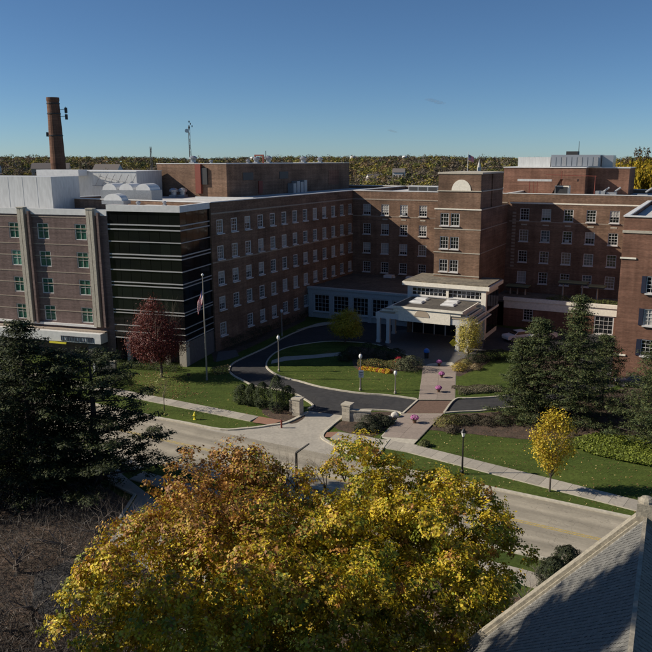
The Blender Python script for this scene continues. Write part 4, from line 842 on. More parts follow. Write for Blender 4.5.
# --- pines: whorls of boughs carrying flat needle pads
DARKG = [(0.030, 0.044, 0.016), (0.042, 0.056, 0.018), (0.062, 0.074, 0.022), (0.020, 0.028, 0.012)]
SPRG = [(0.055, 0.078, 0.030), (0.075, 0.095, 0.034), (0.042, 0.060, 0.024), (0.110, 0.120, 0.042)]
def conifer(loc, h, r, n, palette, label, z0=1.5, shape=0.8, pad=0.5, whorl=0.75, leafs=(0.14, 0.30), droop=-0.10, lean=0.0, group=None, gap=0.0, thin=1.0, bare=0.0, seed=1, wide=None, name="pine_tree"):
    random.seed(seed); t = thing(name, label, "tree", (*loc, 0), random.uniform(0, 6), group)
    b = MB(); b.tube((0, 0, 0), (0, 0, h * 0.6), r * 0.055 + 0.06, r * 0.03 + 0.03, 8).tube((0, 0, h * .6), (0, 0, h), r * 0.03 + 0.03, 0.02, 6)
    cent = []; z = z0
    while z < h * 0.985:
        f = (z - z0) / (h - z0); L0 = r * ((1 - f) ** shape) * (1.0 if wide is None else min(1, 0.55 + f * wide)) + 0.25; k = random.randint(4, 7); a0 = random.uniform(0, 6.28)
        for i in range(k):
            if random.random() < gap: continue
            a_ = a0 + i * 6.283 / k + random.gauss(0, .2); L_ = L0 * random.uniform(0.62, 1.18); dz = droop * L_ + random.gauss(0, .08) * L_
            e = Vector((math.cos(a_) * L_, math.sin(a_) * L_, z + dz + 0.10 * L_)); s_ = Vector((0, 0, z)); mid = (s_ + e) / 2 + Vector((0, 0, -0.06 * L_))
            b.tube(s_, mid, 0.025 + L_ * 0.010, 0.02 + L_ * .006, 4, False).tube(mid, e, 0.02 + L_ * .006, 0.012, 3, False)
            m = max(3, int(L_ / 0.42))
            for j in range(m):
                u = 0.22 + 0.80 * (j + random.random()) / m; p = s_.lerp(mid, u * 2) if u < .5 else mid.lerp(e, u * 2 - 1)
                side = (0.10 + 0.26 * L_ * (1 - abs(u - .55))) * random.choice((-1, 1)) * random.random(); q = p + Vector((-math.sin(a_) * side, math.cos(a_) * side, random.gauss(0, .05)))
                cent.append((q.x, q.y, q.z))
        z += whorl * random.uniform(.7, 1.25) * (1 - 0.45 * f)
    cent = np.array(cent); per = max(6, int(n / len(cent))); idx = np.repeat(np.arange(len(cent)), per)
    off = rng.normal(size=(len(idx), 3)); P = cent[idx] + off * np.array([pad * .42, pad * .42, pad * 0.17]); off[:, 2] = np.abs(off[:, 2]) + .7; off /= np.linalg.norm(off, axis=1)[:, None]; hs = rng.random(len(cent))[idx]
    col = pick(palette, len(P), None, 0.2) * (0.72 + 0.56 * hs)[:, None]
    cr = link("crown", leaf_mesh("crown", P, rng.uniform(*leafs, len(P)), col, off * 1.3, 0.46, 0.15, 0.5), M['needle'], t); cr["kind"] = 'stuff'
    b.build("trunk", M['bark_dark'], t); return t
conifer(GA(36, 497), 14.4, 4.8, 26000, DARKG, "dark pine at the left edge with the highest pointed top", 0.8, 0.62, 0.62, 1.05, seed=3)
conifer((-27.5, 56.5), 12.6, 5.0, 22000, DARKG, "dark pine partly cut off by the left edge of the picture", 0.8, 0.6, 0.62, 1.05, seed=4)
conifer((-31.5, 52), 12.8, 5.2, 16000, DARKG, "dark pine behind the left edge, mostly outside the picture", 0.8, 0.6, 0.75, 0.8, seed=14)
conifer(GA(100, 494), 11.9, 6.0, 34000, DARKG, "dark open pine with long level boughs reaching over the street", 1.6, 0.40, 0.65, 1.15, (0.16, 0.30), 0.03, gap=0.2, seed=8)
conifer(GA(66, 488), 11.8, 4.4, 26000, [(0.035, 0.045, 0.016), (0.045, 0.055, 0.018), (0.025, 0.034, 0.012)], "olive green pine between the two darker pines at left", 0.5, 0.6, 0.7, 0.75, seed=5)
conifer(GA(10, 480), 9.5, 4.5, 14000, DARKG, "low dark pine bushy to the ground at the far left", 0.3, 0.5, 0.8, 0.7, seed=6)
conifer(GA(572, 424), 13.3, 3.7, 44000, SPRG, "tallest grey green spruce before the terrace building", 0.7, 0.72, 0.6, 0.6, (0.10, 0.24), -0.09, seed=21, name="spruce_tree")
conifer(GA(536, 420), 10.8, 3.2, 32000, SPRG, "grey green spruce forming the left shoulder of the group", 0.4, 0.62, 0.6, 0.6, (0.10, 0.24), -0.09, seed=22, name="spruce_tree")
conifer(GA(519, 418), 8.6, 2.9, 18000, [(0.040, 0.060, 0.022), (0.055, 0.072, 0.026), (0.085, 0.095, 0.030)], "small greener spruce at the left foot of the group", 0.3, 0.6, 0.55, 0.55, (0.12, 0.25), -0.05, seed=23, name="spruce_tree")
conifer((27.6, 75.5), 8.2, 3.6, 18000, SPRG, "smaller spruce at the back of the group below the gridded window", 0.4, 0.7, 0.55, 0.6, (0.12, 0.25), -0.05, seed=25, name="spruce_tree")
conifer(GA(655, 446), 10.4, 4.6, 30000, SPRG, "grey green spruce cut by the right edge before the red brick building", 0.5, 0.62, 0.6, 0.65, (0.12, 0.27), -0.06, seed=24, name="spruce_tree")
# trees left of the camera throw the long pointed shade over the slate roof
conifer((-20.5, 17.6), 33.2, 6.4, 44000, DARKG, "tall dark spruce standing left of the camera, outside the picture, farther of three", 14, 0.55, 0.9, 0.7, (0.35, 0.7), seed=31, name="spruce_tree")
conifer((-20.5, 10.0), 30.5, 7.0, 30000, DARKG, "third tall dark spruce left of the camera, nearest to it, outside the picture", 13, 0.6, 0.9, 0.7, (0.35, 0.7), seed=33, name="spruce_tree")
conifer((-21.5, 13.0), 32.0, 6.8, 40000, DARKG, "second tall dark spruce left of the camera, outside the picture", 14, 0.55, 0.9, 0.7, (0.35, 0.7), seed=32, name="spruce_tree")
def broadleaf(loc, lobes, n, palette, label, trunk_h, trunk_r, per=20, spread=0.3, size=(0.10, 0.2), wts=None, name="maple_tree", inner=0.35, m='leaf', group=None, nk=7, bark='bark', limbL=None, cat="tree", depth=2):
    t = thing(name, label, cat, (*loc, 0), 0, group)
    P, Nn, cid = clumpy(n, lobes, per, spread, inner, -0.95); hs = np.sin(cid * 78.233) * 43758.5; hs -= np.floor(hs)
    col = pick(palette, len(P), wts) * (0.75 + 0.5 * hs)[:, None]
    cr = link("crown", leaf_mesh("crown", P, rng.uniform(*size, len(P)), col, Nn, 0.75, 0.25), M[m], t); cr["kind"] = 'stuff'
    top = max(l[0][2] + l[1][2] * .6 for l in lobes); b = MB(); b.tube((0, 0, 0), (0, 0, trunk_h), trunk_r, trunk_r * .8, 8)
    for k in range(nk):
        a_ = k * 2.399; limb(b, (0, 0, trunk_h * (0.85 + .05 * k) if trunk_h * (.85 + .05 * k) < trunk_h else trunk_h - .02), (math.cos(a_) * .5, math.sin(a_) * .5, 1), limbL or (top - trunk_h) * .5, trunk_r * .5, depth, 0.35, up=.4, kids=2)
    b.build("trunk", M[bark], t); return t
REDM = [(0.13, 0.024, 0.022), (0.09, 0.018, 0.020), (0.17, 0.034, 0.024), (0.18, 0.055, 0.03)]
broadleaf(GA(162, 377.5), [((-0.6, 0, 5.0), (3.2, 3.0, 2.7)), ((-0.8, 0, 7.4), (1.9, 1.9, 1.9)), ((-0.6, 0, 9.2), (0.8, .8, 1.1)), ((1.4, 0, 4.3), (1.7, 1.7, 1.6)), ((-2.3, 0, 4.2), (1.6, 1.6, 1.6)), ((-0.4, 0, 3.2), (2.4, 2.4, 1.2)), ((0.8, 0, 6.2), (1.6, 1.6, 1.6))], 22000, REDM, "dark red maple with thin pointed top on the left lawn before the glass block", 1.9, 0.17, per=12, spread=.34, nk=10)
broadleaf(GA(164.5, 411), [((0, 0, 3.0), (1.1, 1.1, 1.4))], 260, [(0.32, 0.30, 0.10), (0.25, 0.25, 0.08)], "thin young street tree with a few yellow green leaves on the verge", 1.5, 0.05, per=2, spread=.3, nk=7, name="young_tree")
YEL = [(0.56, 0.43, 0.03), (0.48, 0.40, 0.03), (0.62, 0.48, 0.05), (0.46, 0.29, 0.03)]
broadleaf(GA(549.5, 491.5), [((0.05, 0, 4.0), (1.25, 1.2, 1.8)), ((0.1, 0, 2.6), (0.8, 0.8, 1.1)), ((-0.4, 0.2, 5.7), (0.6, .6, .9)), ((0.5, 0, 5.9), (0.55, .6, 1.0)), ((1.1, 0, 5.2), (0.55, .6, .9)), ((-1.1, 0, 4.9), (0.6, .7, .9)), ((0.05, .2, 6.3), (.35, .4, .8)), ((-1.0, -.3, 3.6), (.6, .6, .7)), ((1.1, -.3, 3.9), (.55, .6, .7))], 6400, YEL, "bright golden yellow street tree by the right pavement", 1.4, 0.085, per=10, spread=.22, size=(.09, .19), nk=9)
broadleaf(GA(345, 343), [((-0.3, 0, 2.8), (2.1, 2.1, 1.9)), ((0.6, 0, 3.4), (1.7, 1.7, 1.7)), ((1.0, 0, 2.0), (1.6, 1.6, 1.2))], 14000, [(0.46, 0.38, 0.035), (0.38, 0.32, 0.03), (0.50, 0.34, 0.03)], "round olive yellow tree in the shaded court beside the portico", 0.9, 0.12, per=12, name="crabapple_tree", spread=.25, size=(.1, .2))
broadleaf(GA(468, 361), [((0, 0, 4.4), (1.6, 1.6, 1.6)), ((-0.3, 0, 2.6), (1.5, 1.5, 1.7)), ((0.6, 0, 3.3), (1.3, 1.3, 1.4))], 7000, [(0.44, 0.38, 0.08), (0.52, 0.42, 0.05), (0.32, 0.32, 0.08), (0.46, 0.38, 0.16)], "airy yellow birch in front of the portico's right columns", 1.0, 0.08, per=8, name="birch_tree", spread=.25, size=(.09, .18), nk=8)
# columnar junipers by the gate pier
def shrub(x, y, h, r, label, pal, n=2600, name="shrub", group=None, point=0.7, z=0.0, size=(0.07, 0.15)):
    t = thing(name, label, "shrub", (*GA(x, y), z), 0, group); k = 40
    P = []; 
    cz = rng.random(n) ** 0.8; a_ = rng.random(n) * 6.283; prof = r * np.sin(np.pi * np.clip(0.12 + cz * .88, 0, 1)) ** point
    rr = prof * (0.72 + .34 * rng.random(n)) * (1 + .18 * np.sin(a_ * 5 + cz * 9) + .12 * np.sin(a_ * 3 - cz * 14))
    P = np.stack([rr * np.cos(a_), rr * np.sin(a_), cz * h + rng.normal(0, .04, n)], 1)
    cr = link("foliage", leaf_mesh("foliage", P, rng.uniform(*size, n), pick(pal, n), np.stack([np.cos(a_), np.sin(a_), .4 + 0 * a_], 1), .6, .2), M['needle'], t); cr["kind"] = 'stuff'
    b = MB(); b.tube((0, 0, 0), (0, 0, h * .85), 0.05, 0.02, 6)
    for i in range(6): b.tube((0, 0, h * (.1 + .12 * i)), (math.cos(i * 2.4) * r * .6, math.sin(i * 2.4) * r * .6, h * (.2 + .13 * i)), .025, .01, 4)
    b.build("stem", M['bark_dark'], t); return t
JUN = [(0.030, 0.045, 0.016), (0.040, 0.058, 0.020), (0.052, 0.068, 0.022)]
for x, y, h, r, lab in ((277, 412, 4.0, 0.95, "tallest cone shaped juniper next to the left gate pier"), (263, 408, 2.9, 0.9, "second juniper left of the tallest one"), (252, 405, 2.4, 0.85, "short juniper in the middle of the row"), (242, 403, 2.1, 0.95, "leftmost low juniper of the row"), (288, 409, 2.6, 0.9, "dark juniper squeezed between tall one and gate pier")):
    shrub(x, y, h, r, lab, JUN, 4200, "juniper", "junipers beside the left gate pier", 0.55)
DSH = [(0.022, 0.032, 0.014), (0.032, 0.042, 0.018), (0.045, 0.050, 0.022)]
beds = [(352, 358, 1.5, 1.3, "rounded dark shrub at the left of the shaded court bed"), (368, 357, 1.9, 1.6, "round dark shrub below the left portico columns"), (383, 359, 1.7, 1.5, "dark green shrub at the portico's left corner"), (396, 361, 1.6, 1.4, "dark shrub right of the portico's left columns"),
        (411, 371, 1.9, 1.7, "round grey green shrub beside the entrance walk"), (403, 370, 1.4, 1.2, "low dark shrub touching the round grey green one"), (345, 361, 1.2, 1.1, "small dark shrub at the left end of the bed")]
for x, y, h, r, lab in beds: shrub(x, y, h, r, lab, DSH if 'grey' not in lab else [(0.09, 0.10, 0.05), (0.06, 0.075, 0.035), (0.13, 0.13, 0.07)], 2400, "shrub", None, 0.6, 0.09)
for i, (x, y, h, r) in enumerate(((473, 365, 1.3, 1.3), (481, 362, 1.3, 1.3), (490, 360, 1.2, 1.4), (500, 359, 1.2, 1.3))):
    shrub(x, y, h, r, ("dark yew at the birch's foot, first of four from the left", "dark yew, second of four right of the birch", "dark yew, third of four right of the birch", "dark yew, farthest right of the four beyond the birch")[i], DSH, 2000, "yew_shrub", "yews beside the portico", .5, .09)
for i, (x, y, h, r, pal) in enumerate(((459, 371, .9, 1.0, [(0.42, 0.30, 0.05), (0.3, 0.25, 0.06)]), (466, 367, .9, .9, [(0.30, .24, .08), (.2, .2, .07)]), (476, 370, .7, .8, [(.3, .22, .12), (.2, .16, .08)]))):
    shrub(x, y, h, r, ("golden low shrub at the edge of the entrance walk", "tan yellow low shrub behind the golden one", "brownish low shrub at the lawn's corner under the birch")[i], pal, 1500, "shrub", None, .5, .09)
for i, (x, y, h, r) in enumerate(((369, 427, 1.2, 1.1), (379, 424, 1.0, 1.0), (386, 425, .9, .9), (362, 431, .8, .8), (375, 431, .7, .8))):
    shrub(x, y, h, r, ("biggest dark shrub in the bed by the low stone wall", "dark shrub next to the left pale boulder", "dark shrub between boulders and entrance walk", "low shrub in front of the low stone wall", "low shrub nearest the pavement in the gate bed")[i], [(0.035, 0.045, 0.02), (0.05, 0.055, 0.03), (0.03, .035, .02)], 1800, "shrub", None, .5)
for i, (x, y, h, r, pal) in enumerate(((446, 425, .8, 1.3, [(.22, .18, .05), (.16, .16, .05)]), (455, 423, .8, 1.1, [(.12, .10, .04), (.09, .09, .035)]), (465, 423, .7, 1.0, [(.06, .06, .03)]), (476, 422, .7, 1.0, [(.07, .06, .035)]), (488, 424, .7, 1.1, [(.06, .05, .03)]), (501, 423, .8, 1.2, [(.06, .06, .03)]), (452, 432, .7, .8, [(.10, .08, .05)]), (425, 446, .5, .5, [(.10, .11, .04)]))):
    shrub(x, y, h, r, ("golden brown grass clump by the right drive corner", "olive clump right of the golden brown one", "third clump from the entrance walk in the dark bed", "fourth clump from the entrance walk in the dark bed", "fifth clump from the entrance walk in the dark bed", "clump at the left foot of the small greener spruce", "twiggy low clump in the middle of the dark bed", "tiny clump at the pavement edge by the walk")[i], pal, 1500, "low_shrub", None, .5)
# hedges
def hedge(pts, wd, h, pal, label, n, z=0.0, name="hedge"):
    P = [Vector(p) for p in pts]; segs = [(P[i], P[i + 1]) for i in range(len(P) - 1)]; L_ = np.array([(b_ - a_).length for a_, b_ in segs]); L_ /= L_.sum()
    k = rng.choice(len(segs), n, p=L_); u = rng.random(n); A = np.array([[*s_[0]] for s_ in segs])[k]; B = np.array([[*s_[1]] for s_ in segs])[k]; Q = A + (B - A) * u[:, None]; d = (B - A) / np.linalg.norm(B - A, axis=1)[:, None]; q = np.stack([-d[:, 1], d[:, 0]], 1)
    th = rng.random(n) * math.pi; rr = 0.86 + .25 * rng.random(n) + .12 * np.sin(Q[:, 0] * 2.1) + .1 * np.sin(Q[:, 1] * 3.3); off = np.cos(th) * wd / 2 * rr; zz = np.sin(th) ** .6 * h * rr
    X = np.concatenate([Q + q * off[:, None], (zz + z)[:, None]], 1); me = leaf_mesh(name, X, rng.uniform(.08, .17, n), pick(pal, n), np.concatenate([q * np.cos(th)[:, None], np.sin(th)[:, None]], 1), .6, .2)
    r_ = link(name, me, M['needle']); r_["kind"] = 'stuff'; r_["label"] = label; r_["category"] = "hedge"; return r_
hedge(gpts((218, 349), (240, 343), (262, 332), (285, 322), (305, 314)), 3.0, 1.3, DSH, "dark hedge along the foot of the long left wing", 12000)
hedge(gpts((312, 313), (335, 312.5), (360, 312)), 1.4, 0.9, DSH, "low dark hedge before the gridded bays of the low wing", 2600)
hedge(gpts((455, 393), (470, 392), (485, 391), (500, 390.5)), 2.1, 0.5, [(.17, .15, .09), (.12, .11, .06), (.24, .21, .14)], "strip of grey tan ornamental grass beside the right drive", 5000, .09)
hedge([bxy(38.0, -8.9), bxy(44, -8.9), bxy(50.5, -8.9)], 1.3, 1.2, [(.10, .13, .03), (.06, .085, .025), (.14, .15, .04)], "green planting along the terrace parapet", 5000, 3.95)
hedge(gpts((212, 375), (222, 373), (229, 372)), 1.0, .9, [(.34, .26, .10), (.22, .18, .08), (.10, .10, .05)], "pale tan grass clumps by the flagpole", 1500)
hedge(gpts((112, 366), (135, 368), (160, 369), (180, 371)), 1.6, 0.8, [(.05, .065, .02), (.035, .045, .018)], "low green hedge under the glass block behind the red tree", 4500)
hedge(gpts((102, 378), (112, 384), (122, 391)), 2.5, 1.5, DSH, "dark shrubs at the lawn's left edge behind the pines", 5000)
# ground cover patch and fallen leaves
def scatter(name, poly, n, size, pal, z, label, m='leaf', up=1.5):
    A = np.array(poly); lo, hi = A.min(0), A.max(0); Q = lo + rng.random((n * 3, 2)) * (hi - lo); ins = np.zeros(len(Q), bool); j = len(A) - 1
    for i in range(len(A)):
        xi, yi, xj, yj = A[i, 0], A[i, 1], A[j, 0], A[j, 1]; c_ = ((yi > Q[:, 1]) != (yj > Q[:, 1])) & (Q[:, 0] < (xj - xi) * (Q[:, 1] - yi) / (yj - yi + 1e-9) + xi); ins ^= c_; j = i
    Q = Q[ins][:n]; k = len(Q); zz = z + rng.random(k) * (z if z > .15 else 0.015)
    o = link(name, leaf_mesh(name, np.concatenate([Q, zz[:, None]], 1), rng.uniform(*size, k), pick(pal, k), None, .8, .15, up), M[m]); o["kind"] = 'stuff'; o["label"] = label; return o
scatter("ground_cover", gpts((575, 440), (600, 434), (652, 440), (652, 468), (620, 462), (590, 455), (572, 448)), 9000, (.10, .24), [(.19, .24, .035), (.24, .28, .045), (.13, .17, .03)], 0.16, "light yellow green ground cover at the foot of the right conifers")
LF = [(.42, .30, .10), (.30, .18, .08), (.50, .40, .16), (.22, .12, .06)]
scatter("fallen_leaves", gpts((60, 376), (230, 372), (300, 420), (280, 430), (130, 415)), 900, (.09, .17), LF, 0.012, "fallen leaves on the left lawn")
scatter("fallen_leaves", gpts((405, 430), (660, 440), (660, 520), (560, 500), (420, 470)), 1000, (.08, .16), LF, 0.012, "fallen leaves on the right lawn")
scatter("fallen_leaves", gpts((130, 372), (175, 372), (200, 395), (160, 402), (130, 392)), 700, (.1, .2), [(.2, .07, .04), (.30, .22, .08)], 0.013, "red and tan leaves under the red maple")
scatter("fallen_leaves", gpts((280, 368), (415, 372), (405, 395), (300, 380)), 260, (.08, .15), LF, 0.1, "fallen leaves on the court lawn")
scatter("fallen_leaves", [(-3, 30), (13, 33), (14, 43), (4, 44), (-6, 40)], 900, (.08, .15), LF, 0.012, "fallen leaves below the big maple")
scatter("fallen_leaves", gpts((425, 428), (480, 414), (600, 396), (652, 390), (652, 440), (500, 437)), 1800, (.08, .16), [(.16, .09, .05), (.22, .13, .07), (.10, .06, .035)], 0.024, "brown leaf litter on the dark mulch bed")
# bare ornamental trees at bottom left
def brush(poly, n, h, size, pal, label, asp=0.045):
    A = np.array(poly); lo, hi = A.min(0), A.max(0); Q = lo + rng.random((n * 3, 2)) * (hi - lo); ins = np.zeros(len(Q), bool); j = len(A) - 1
    for i in range(len(A)):
        xi, yi, xj, yj = A[i, 0], A[i, 1], A[j, 0], A[j, 1]; c_ = ((yi > Q[:, 1]) != (yj > Q[:, 1])) & (Q[:, 0] < (xj - xi) * (Q[:, 1] - yi) / (yj - yi + 1e-9) + xi); ins ^= c_; j = i
    Q = Q[ins][:n]; m = .5 + .5 * np.sin(Q[:, 0] * 1.1 + np.sin(Q[:, 1] * .9) * 2) * np.sin(Q[:, 1] * 1.3 + 1); k = rng.random(len(Q)) < .25 + .75 * m; Q = Q[k]; m = m[k]; zz = rng.random(len(Q)) * h * (.35 + .65 * m)
    o = link("brushwood", leaf_mesh("brushwood", np.concatenate([Q, zz[:, None]], 1), rng.uniform(*size, len(Q)), pick(pal, len(Q)), None, asp, .1, -.6), M['leaf']); o["kind"] = 'stuff'; o["label"] = label
TWG = [(.11, .10, .088), (.065, .058, .05), (.16, .145, .125), (.075, .062, .048)]
brush([(-60, 26), (-34, 14), (-14, 18), (-10.5, 30), (-11, 40), (-16.8, 47), (-17, 52), (-24, 56), (-60, 56)], 130000, 2.4, (.25, .75), TWG, "tangle of leafless grey brown twigs at the bottom left")
brush([(-9.2, 40), (-9.2, 30), (-13, 20.5), (-20, 20.5), (-22, 33), (-18, 38)], 14000, 2.4, (.35, .95), TWG, "leafless twigs along the car park edge")
brush([(1, 28), (6, 26), (13, 33), (12, 38), (3, 37), (-2, 33)], 16000, 1.7, (.25, .7), [(.12, .12, .06), (.17, .16, .09), (.08, .08, .04)], "olive twiggy undergrowth between maple and slate roof", .16)
def bare_proto(k):
    random.seed(100 + k); b = MB(); 
    for i in range(7):
        a_ = i * 0.9 + random.random(); limb(b, (0, 0, 0.5 + .1 * i), (math.cos(a_) * .9, math.sin(a_) * .9, 0.9), 1.25, 0.05, 5, 0.5, seg=3, up=0.10, kids=2, taper=.76)
    b.tube((0, 0, 0), (0, 0, 1.1), .11, .08, 7, False); me = bpy.data.meshes.new("branches"); me.from_pydata(b.v, [], b.f); me.materials.append(M['twig']); return me
BP = [bare_proto(k) for k in range(4)]; random.seed(5)
spots = [(15, 545), (60, 530), (100, 520), (130, 508), (30, 590), (12, 640), (70, 650), (110, 655), (30, 700), (85, 560), (-5, 600), (115, 545), (50, 690)]
where = ("below the far left pines", "in the middle of the thicket under the dark pines", "beside the side drive's bend", "nearest the concrete side drive", "left of the dark car park patch", "in the bottom left corner", "at the bottom edge under the car park patch", "against the maple's lower left side", "below the bottom left corner", "behind the dark car park patch", "cut by the left edge", "between side drive and maple", "lowest, at the bottom edge")
for i, (x, y) in enumerate(spots):
    g = GA(x, y, 2.0 if y < 650 else 2.0); t = thing("bare_tree", "leafless grey twiggy small tree " + where[i], "tree", (g[0], g[1], 0), random.uniform(0, 6), "bare small trees at bottom left"); s_ = random.uniform(.85, 1.2)
    o = link("branches", BP[i % 4], None, t); o.scale = (s_ * 1.1, s_ * 1.1, s_ * .8)
for i, (x, y) in enumerate(((505, 612), (525, 592), (480, 640), (545, 575))):
    g = GA(x, y, 1.0); t = thing("bare_shrub", "olive grey twiggy shrub between maple and slate roof, " + ("second from the bottom", "second from the top", "lowest", "uppermost, near the dark evergreen")[i], "shrub", (g[0], g[1], 0), i * 1.3, "twiggy shrubs by the slate roof"); o = link("branches", BP[i % 4], None, t); o.scale = (.9, .9, .6)
shrub(553, 590, 2.1, 1.0, "dark rounded evergreen at the foot of the slate roofed gable", DSH, 6000, "yew_shrub", None, .4)
shrub(566, 574, 1.9, 0.9, "second dark evergreen touching the gable coping", DSH, 5000, "yew_shrub", None, .4)
# ------------------------------------------------------------------ the slate roofed house at bottom right
M['old_stone'] = mat('weathered_coping_stone', (0.30, 0.27, 0.21), .9, .25, 1.5, bump=.3)
def slate_house():
    az = R(24.3); P0 = (9.36, 21.05); RZ, SL = 15.2, 1.166
    t = thing("slate_roofed_house", "steep grey slate roof with stone gable coping in the lower right corner", "house", (*P0, 0), -az)
    # local: x to the right slope, y away from camera; ridge along -y; gable face at y = 0
    W2, LEN = 9.5, 17.0; ez = RZ - SL * W2
    MB().poly([(-W2 + .3, 0, 0), (W2 - .3, 0, 0), (W2 - .3, 0, ez), (0, 0, RZ - .35), (-W2 + .3, 0, ez)]).poly([(-W2 + .3, -LEN, 0), (-W2 + .3, 0, 0), (-W2 + .3, 0, ez), (-W2 + .3, -LEN, ez)]).poly([(W2 - .3, 0, 0), (W2 - .3, -LEN, 0), (W2 - .3, -LEN, ez), (W2 - .3, 0, ez)]).build("wall", M['limestone'], t)
    MB().poly([(-W2, -LEN, ez - .02), (-W2, -0.05, ez - .02), (0, -0.05, RZ - .02), (0, -LEN, RZ - .02)]).poly([(0, -LEN, RZ - .02), (0, -.05, RZ - .02), (W2, -.05, ez - .02), (W2, -LEN, ez - .02)]).build("roof_deck", M['slate'], t)
    sl = math.hypot(1, SL); nrm = (-SL / sl, 0, 1 / sl); row = 0.115; rows = int(W2 * sl / row); V = []; F = []; C = []
    for side in (-1, 1):
        for r_ in range(rows if side < 0 else 30):
            s0 = W2 * sl - r_ * row if side < 0 else 30 * row - r_ * row; n_ = int(LEN / 0.16)
            for j in range(n_):
                y0 = -0.35 - j * 0.16 - (0.08 if r_ % 2 else 0) - random.uniform(0, .012); y1 = y0 - 0.148; h_ = random.uniform(0.003, 0.010); up_ = random.uniform(.0, .01); lo = s0 + random.uniform(-.008, .008); hi = s0 - row * 1.25
                pts = [(lo, y0, h_ + .012), (lo, y1, h_ + .012 + up_), (hi, y1, 0.004), (hi, y0, 0.004)]
                k = len(V); W_ = []
                for s_, y_, q in pts: W_.append((side * (s_ / sl) + side * q * SL / sl, y_, RZ - SL * s_ / sl + q / sl))
                for s_, y_, q in pts[:2]: W_.append((side * (s_ / sl), y_, RZ - SL * s_ / sl))
                V += W_; F += [(k, k + 1, k + 2, k + 3), (k, k + 4, k + 5, k + 1)]; g = random.uniform(.85, 1.12) * (0.9 if random.random() < .1 else 1); C += [(0.155 * g, 0.152 * g, 0.138 * g, 1)] * 6
    me = bpy.data.meshes.new("slates"); me.from_pydata(V, [], F); ca = me.color_attributes.new("col", 'FLOAT_COLOR', 'POINT'); ca.data.foreach_set("color", np.array(C, np.float32).ravel())
    o = link("slates", me, mat("slate_tiles", (.2, .2, .2), 0.7, 0.18, 5.0, attr=True), t); o["kind"] = 'stuff'
    MB().box(-0.05, 0.06, -LEN, -0.1, RZ - 0.02, RZ + 0.06).build("ridge_capping", M['old_stone'], t)
    for side, nm in ((-1, "left"), (1, "right")):
        b = MB(); 
        for z_, x_w, y0, y1 in ((0.0, 0, -0.30, 0.30), ):
            pass
        def rake(y0, y1, q0, q1):
            pts = []
            for s_, q in ((0.0, q0), (W2 + .2, q0), (W2 + .2, q1), (0.0, q1)): pts.append((side * s_, RZ - SL * s_ + q))
            k = len(b.v); b.v += [(x_, y0, z_) for x_, z_ in pts] + [(x_, y1, z_) for x_, z_ in pts]; b.f.extend([(k, k + 1, k + 2, k + 3), (k + 7, k + 6, k + 5, k + 4), (k, k + 4, k + 5, k + 1), (k + 3, k + 2, k + 6, k + 7), (k + 1, k + 5, k + 6, k + 2)])
        rake(-0.17, 0.17, -0.3, 0.28); rake(-0.25, -0.172, -0.1, 0.10); rake(0.172, 0.27, -0.2, 0.15); b.build("gable_coping", M['old_stone'], t)
    MB().box(-0.26, 0.26, -0.26, 0.26, RZ - 0.1, RZ + 0.45).lathe([(0.24, RZ + .45), (0.23, RZ + .52), (0.16, RZ + .60), (0.04, RZ + .64)], 10).build("apex_stone", M['old_stone'], t)
slate_house()
# ------------------------------------------------------------------ street furniture and small things
def lamp(x, y, h, label, post='lamp_post', style='globe'):
    t = thing("lamp_post", label, "lamp post", (*GA(x, y), 0))
    MB().lathe([(0.16, 0), (0.16, 0.3), (0.09, 0.42), (0.065, h * .55), (0.055, h - .55), (0.11, h - .5), (0.11, h - .42)], 10).build("post", M[post], t)
    if style == 'globe':
        MB().lathe([(0.08, h - .42), (0.18, h - .3), (0.21, h - .12), (0.15, h + .06), (0.06, h + .14)], 12).build("globe", M['lamp_globe'], t, smooth=True); MB().lathe([(0.09, h + .14), (0.1, h + .17), (.02, h + .28)], 8).build("cap", M['metal_dark'], t)
    else:
        MB().lathe([(0.10, h - .42), (0.20, h - .05), (0.05, h - .04)], 6).build("lantern", M['lamp_globe'], t); MB().lathe([(0.26, h - .04), (0.14, h + .12), (.03, h + .3)], 6).build("cap", M['black'], t)
lamp(279, 372, 4.6, "pale lamp post with white globe at the lawn corner inside the drive bend")
lamp(360.4, 391, 4.3, "slim lamp post with white globe behind the small white sign")
lamp(395.2, 394.5, 2.7, "shorter thick pale lamp post on the court lawn edge")
lamp(462, 474, 3.8, "black street lamp on the verge by the right pavement", 'black', 'lantern')
lamp(282, 336, 4.0, "lamp post in the shade beside the drive near the long wing")
t = thing("street_pole", "black street pole with angled arm rising above the maple", "street pole", (*at_y(297, 500, 50.2)[:2], 0)); g = t.location
MB().lathe([(.16, 0), (.12, .4), (.09, 5.2)], 8).build("post", M['black'], t); MB().tube((0, 0, 5.2), (0.95, 0, 5.9), .09, .06, 6).build("arm", M['black'], t); MB().box(-.13, .13, -.1, .1, 1.8, 3.4).build("panel", M['black'], t)
t = thing("sign_post", "small white parking sign on a thin post at the court lawn edge", "sign", (*GA(361, 392), 0)); MB().tube((0, 0, 0), (0, 0, 2.5), .035, n=6).build("post", M['metal_dark'], t); pl = MB().box(-.28, .28, -.06, -.03, 1.75, 2.6).build("sign_plate", M['sign_white'], t)
MB().box(-.2, .2, -.066, -.061, 2.28, 2.36).box(-.2, .2, -.066, -.061, 2.1, 2.16).box(-.15, .15, -.066, -.061, 1.92, 1.98).build("sign_print", M['metal_dark'], pl)
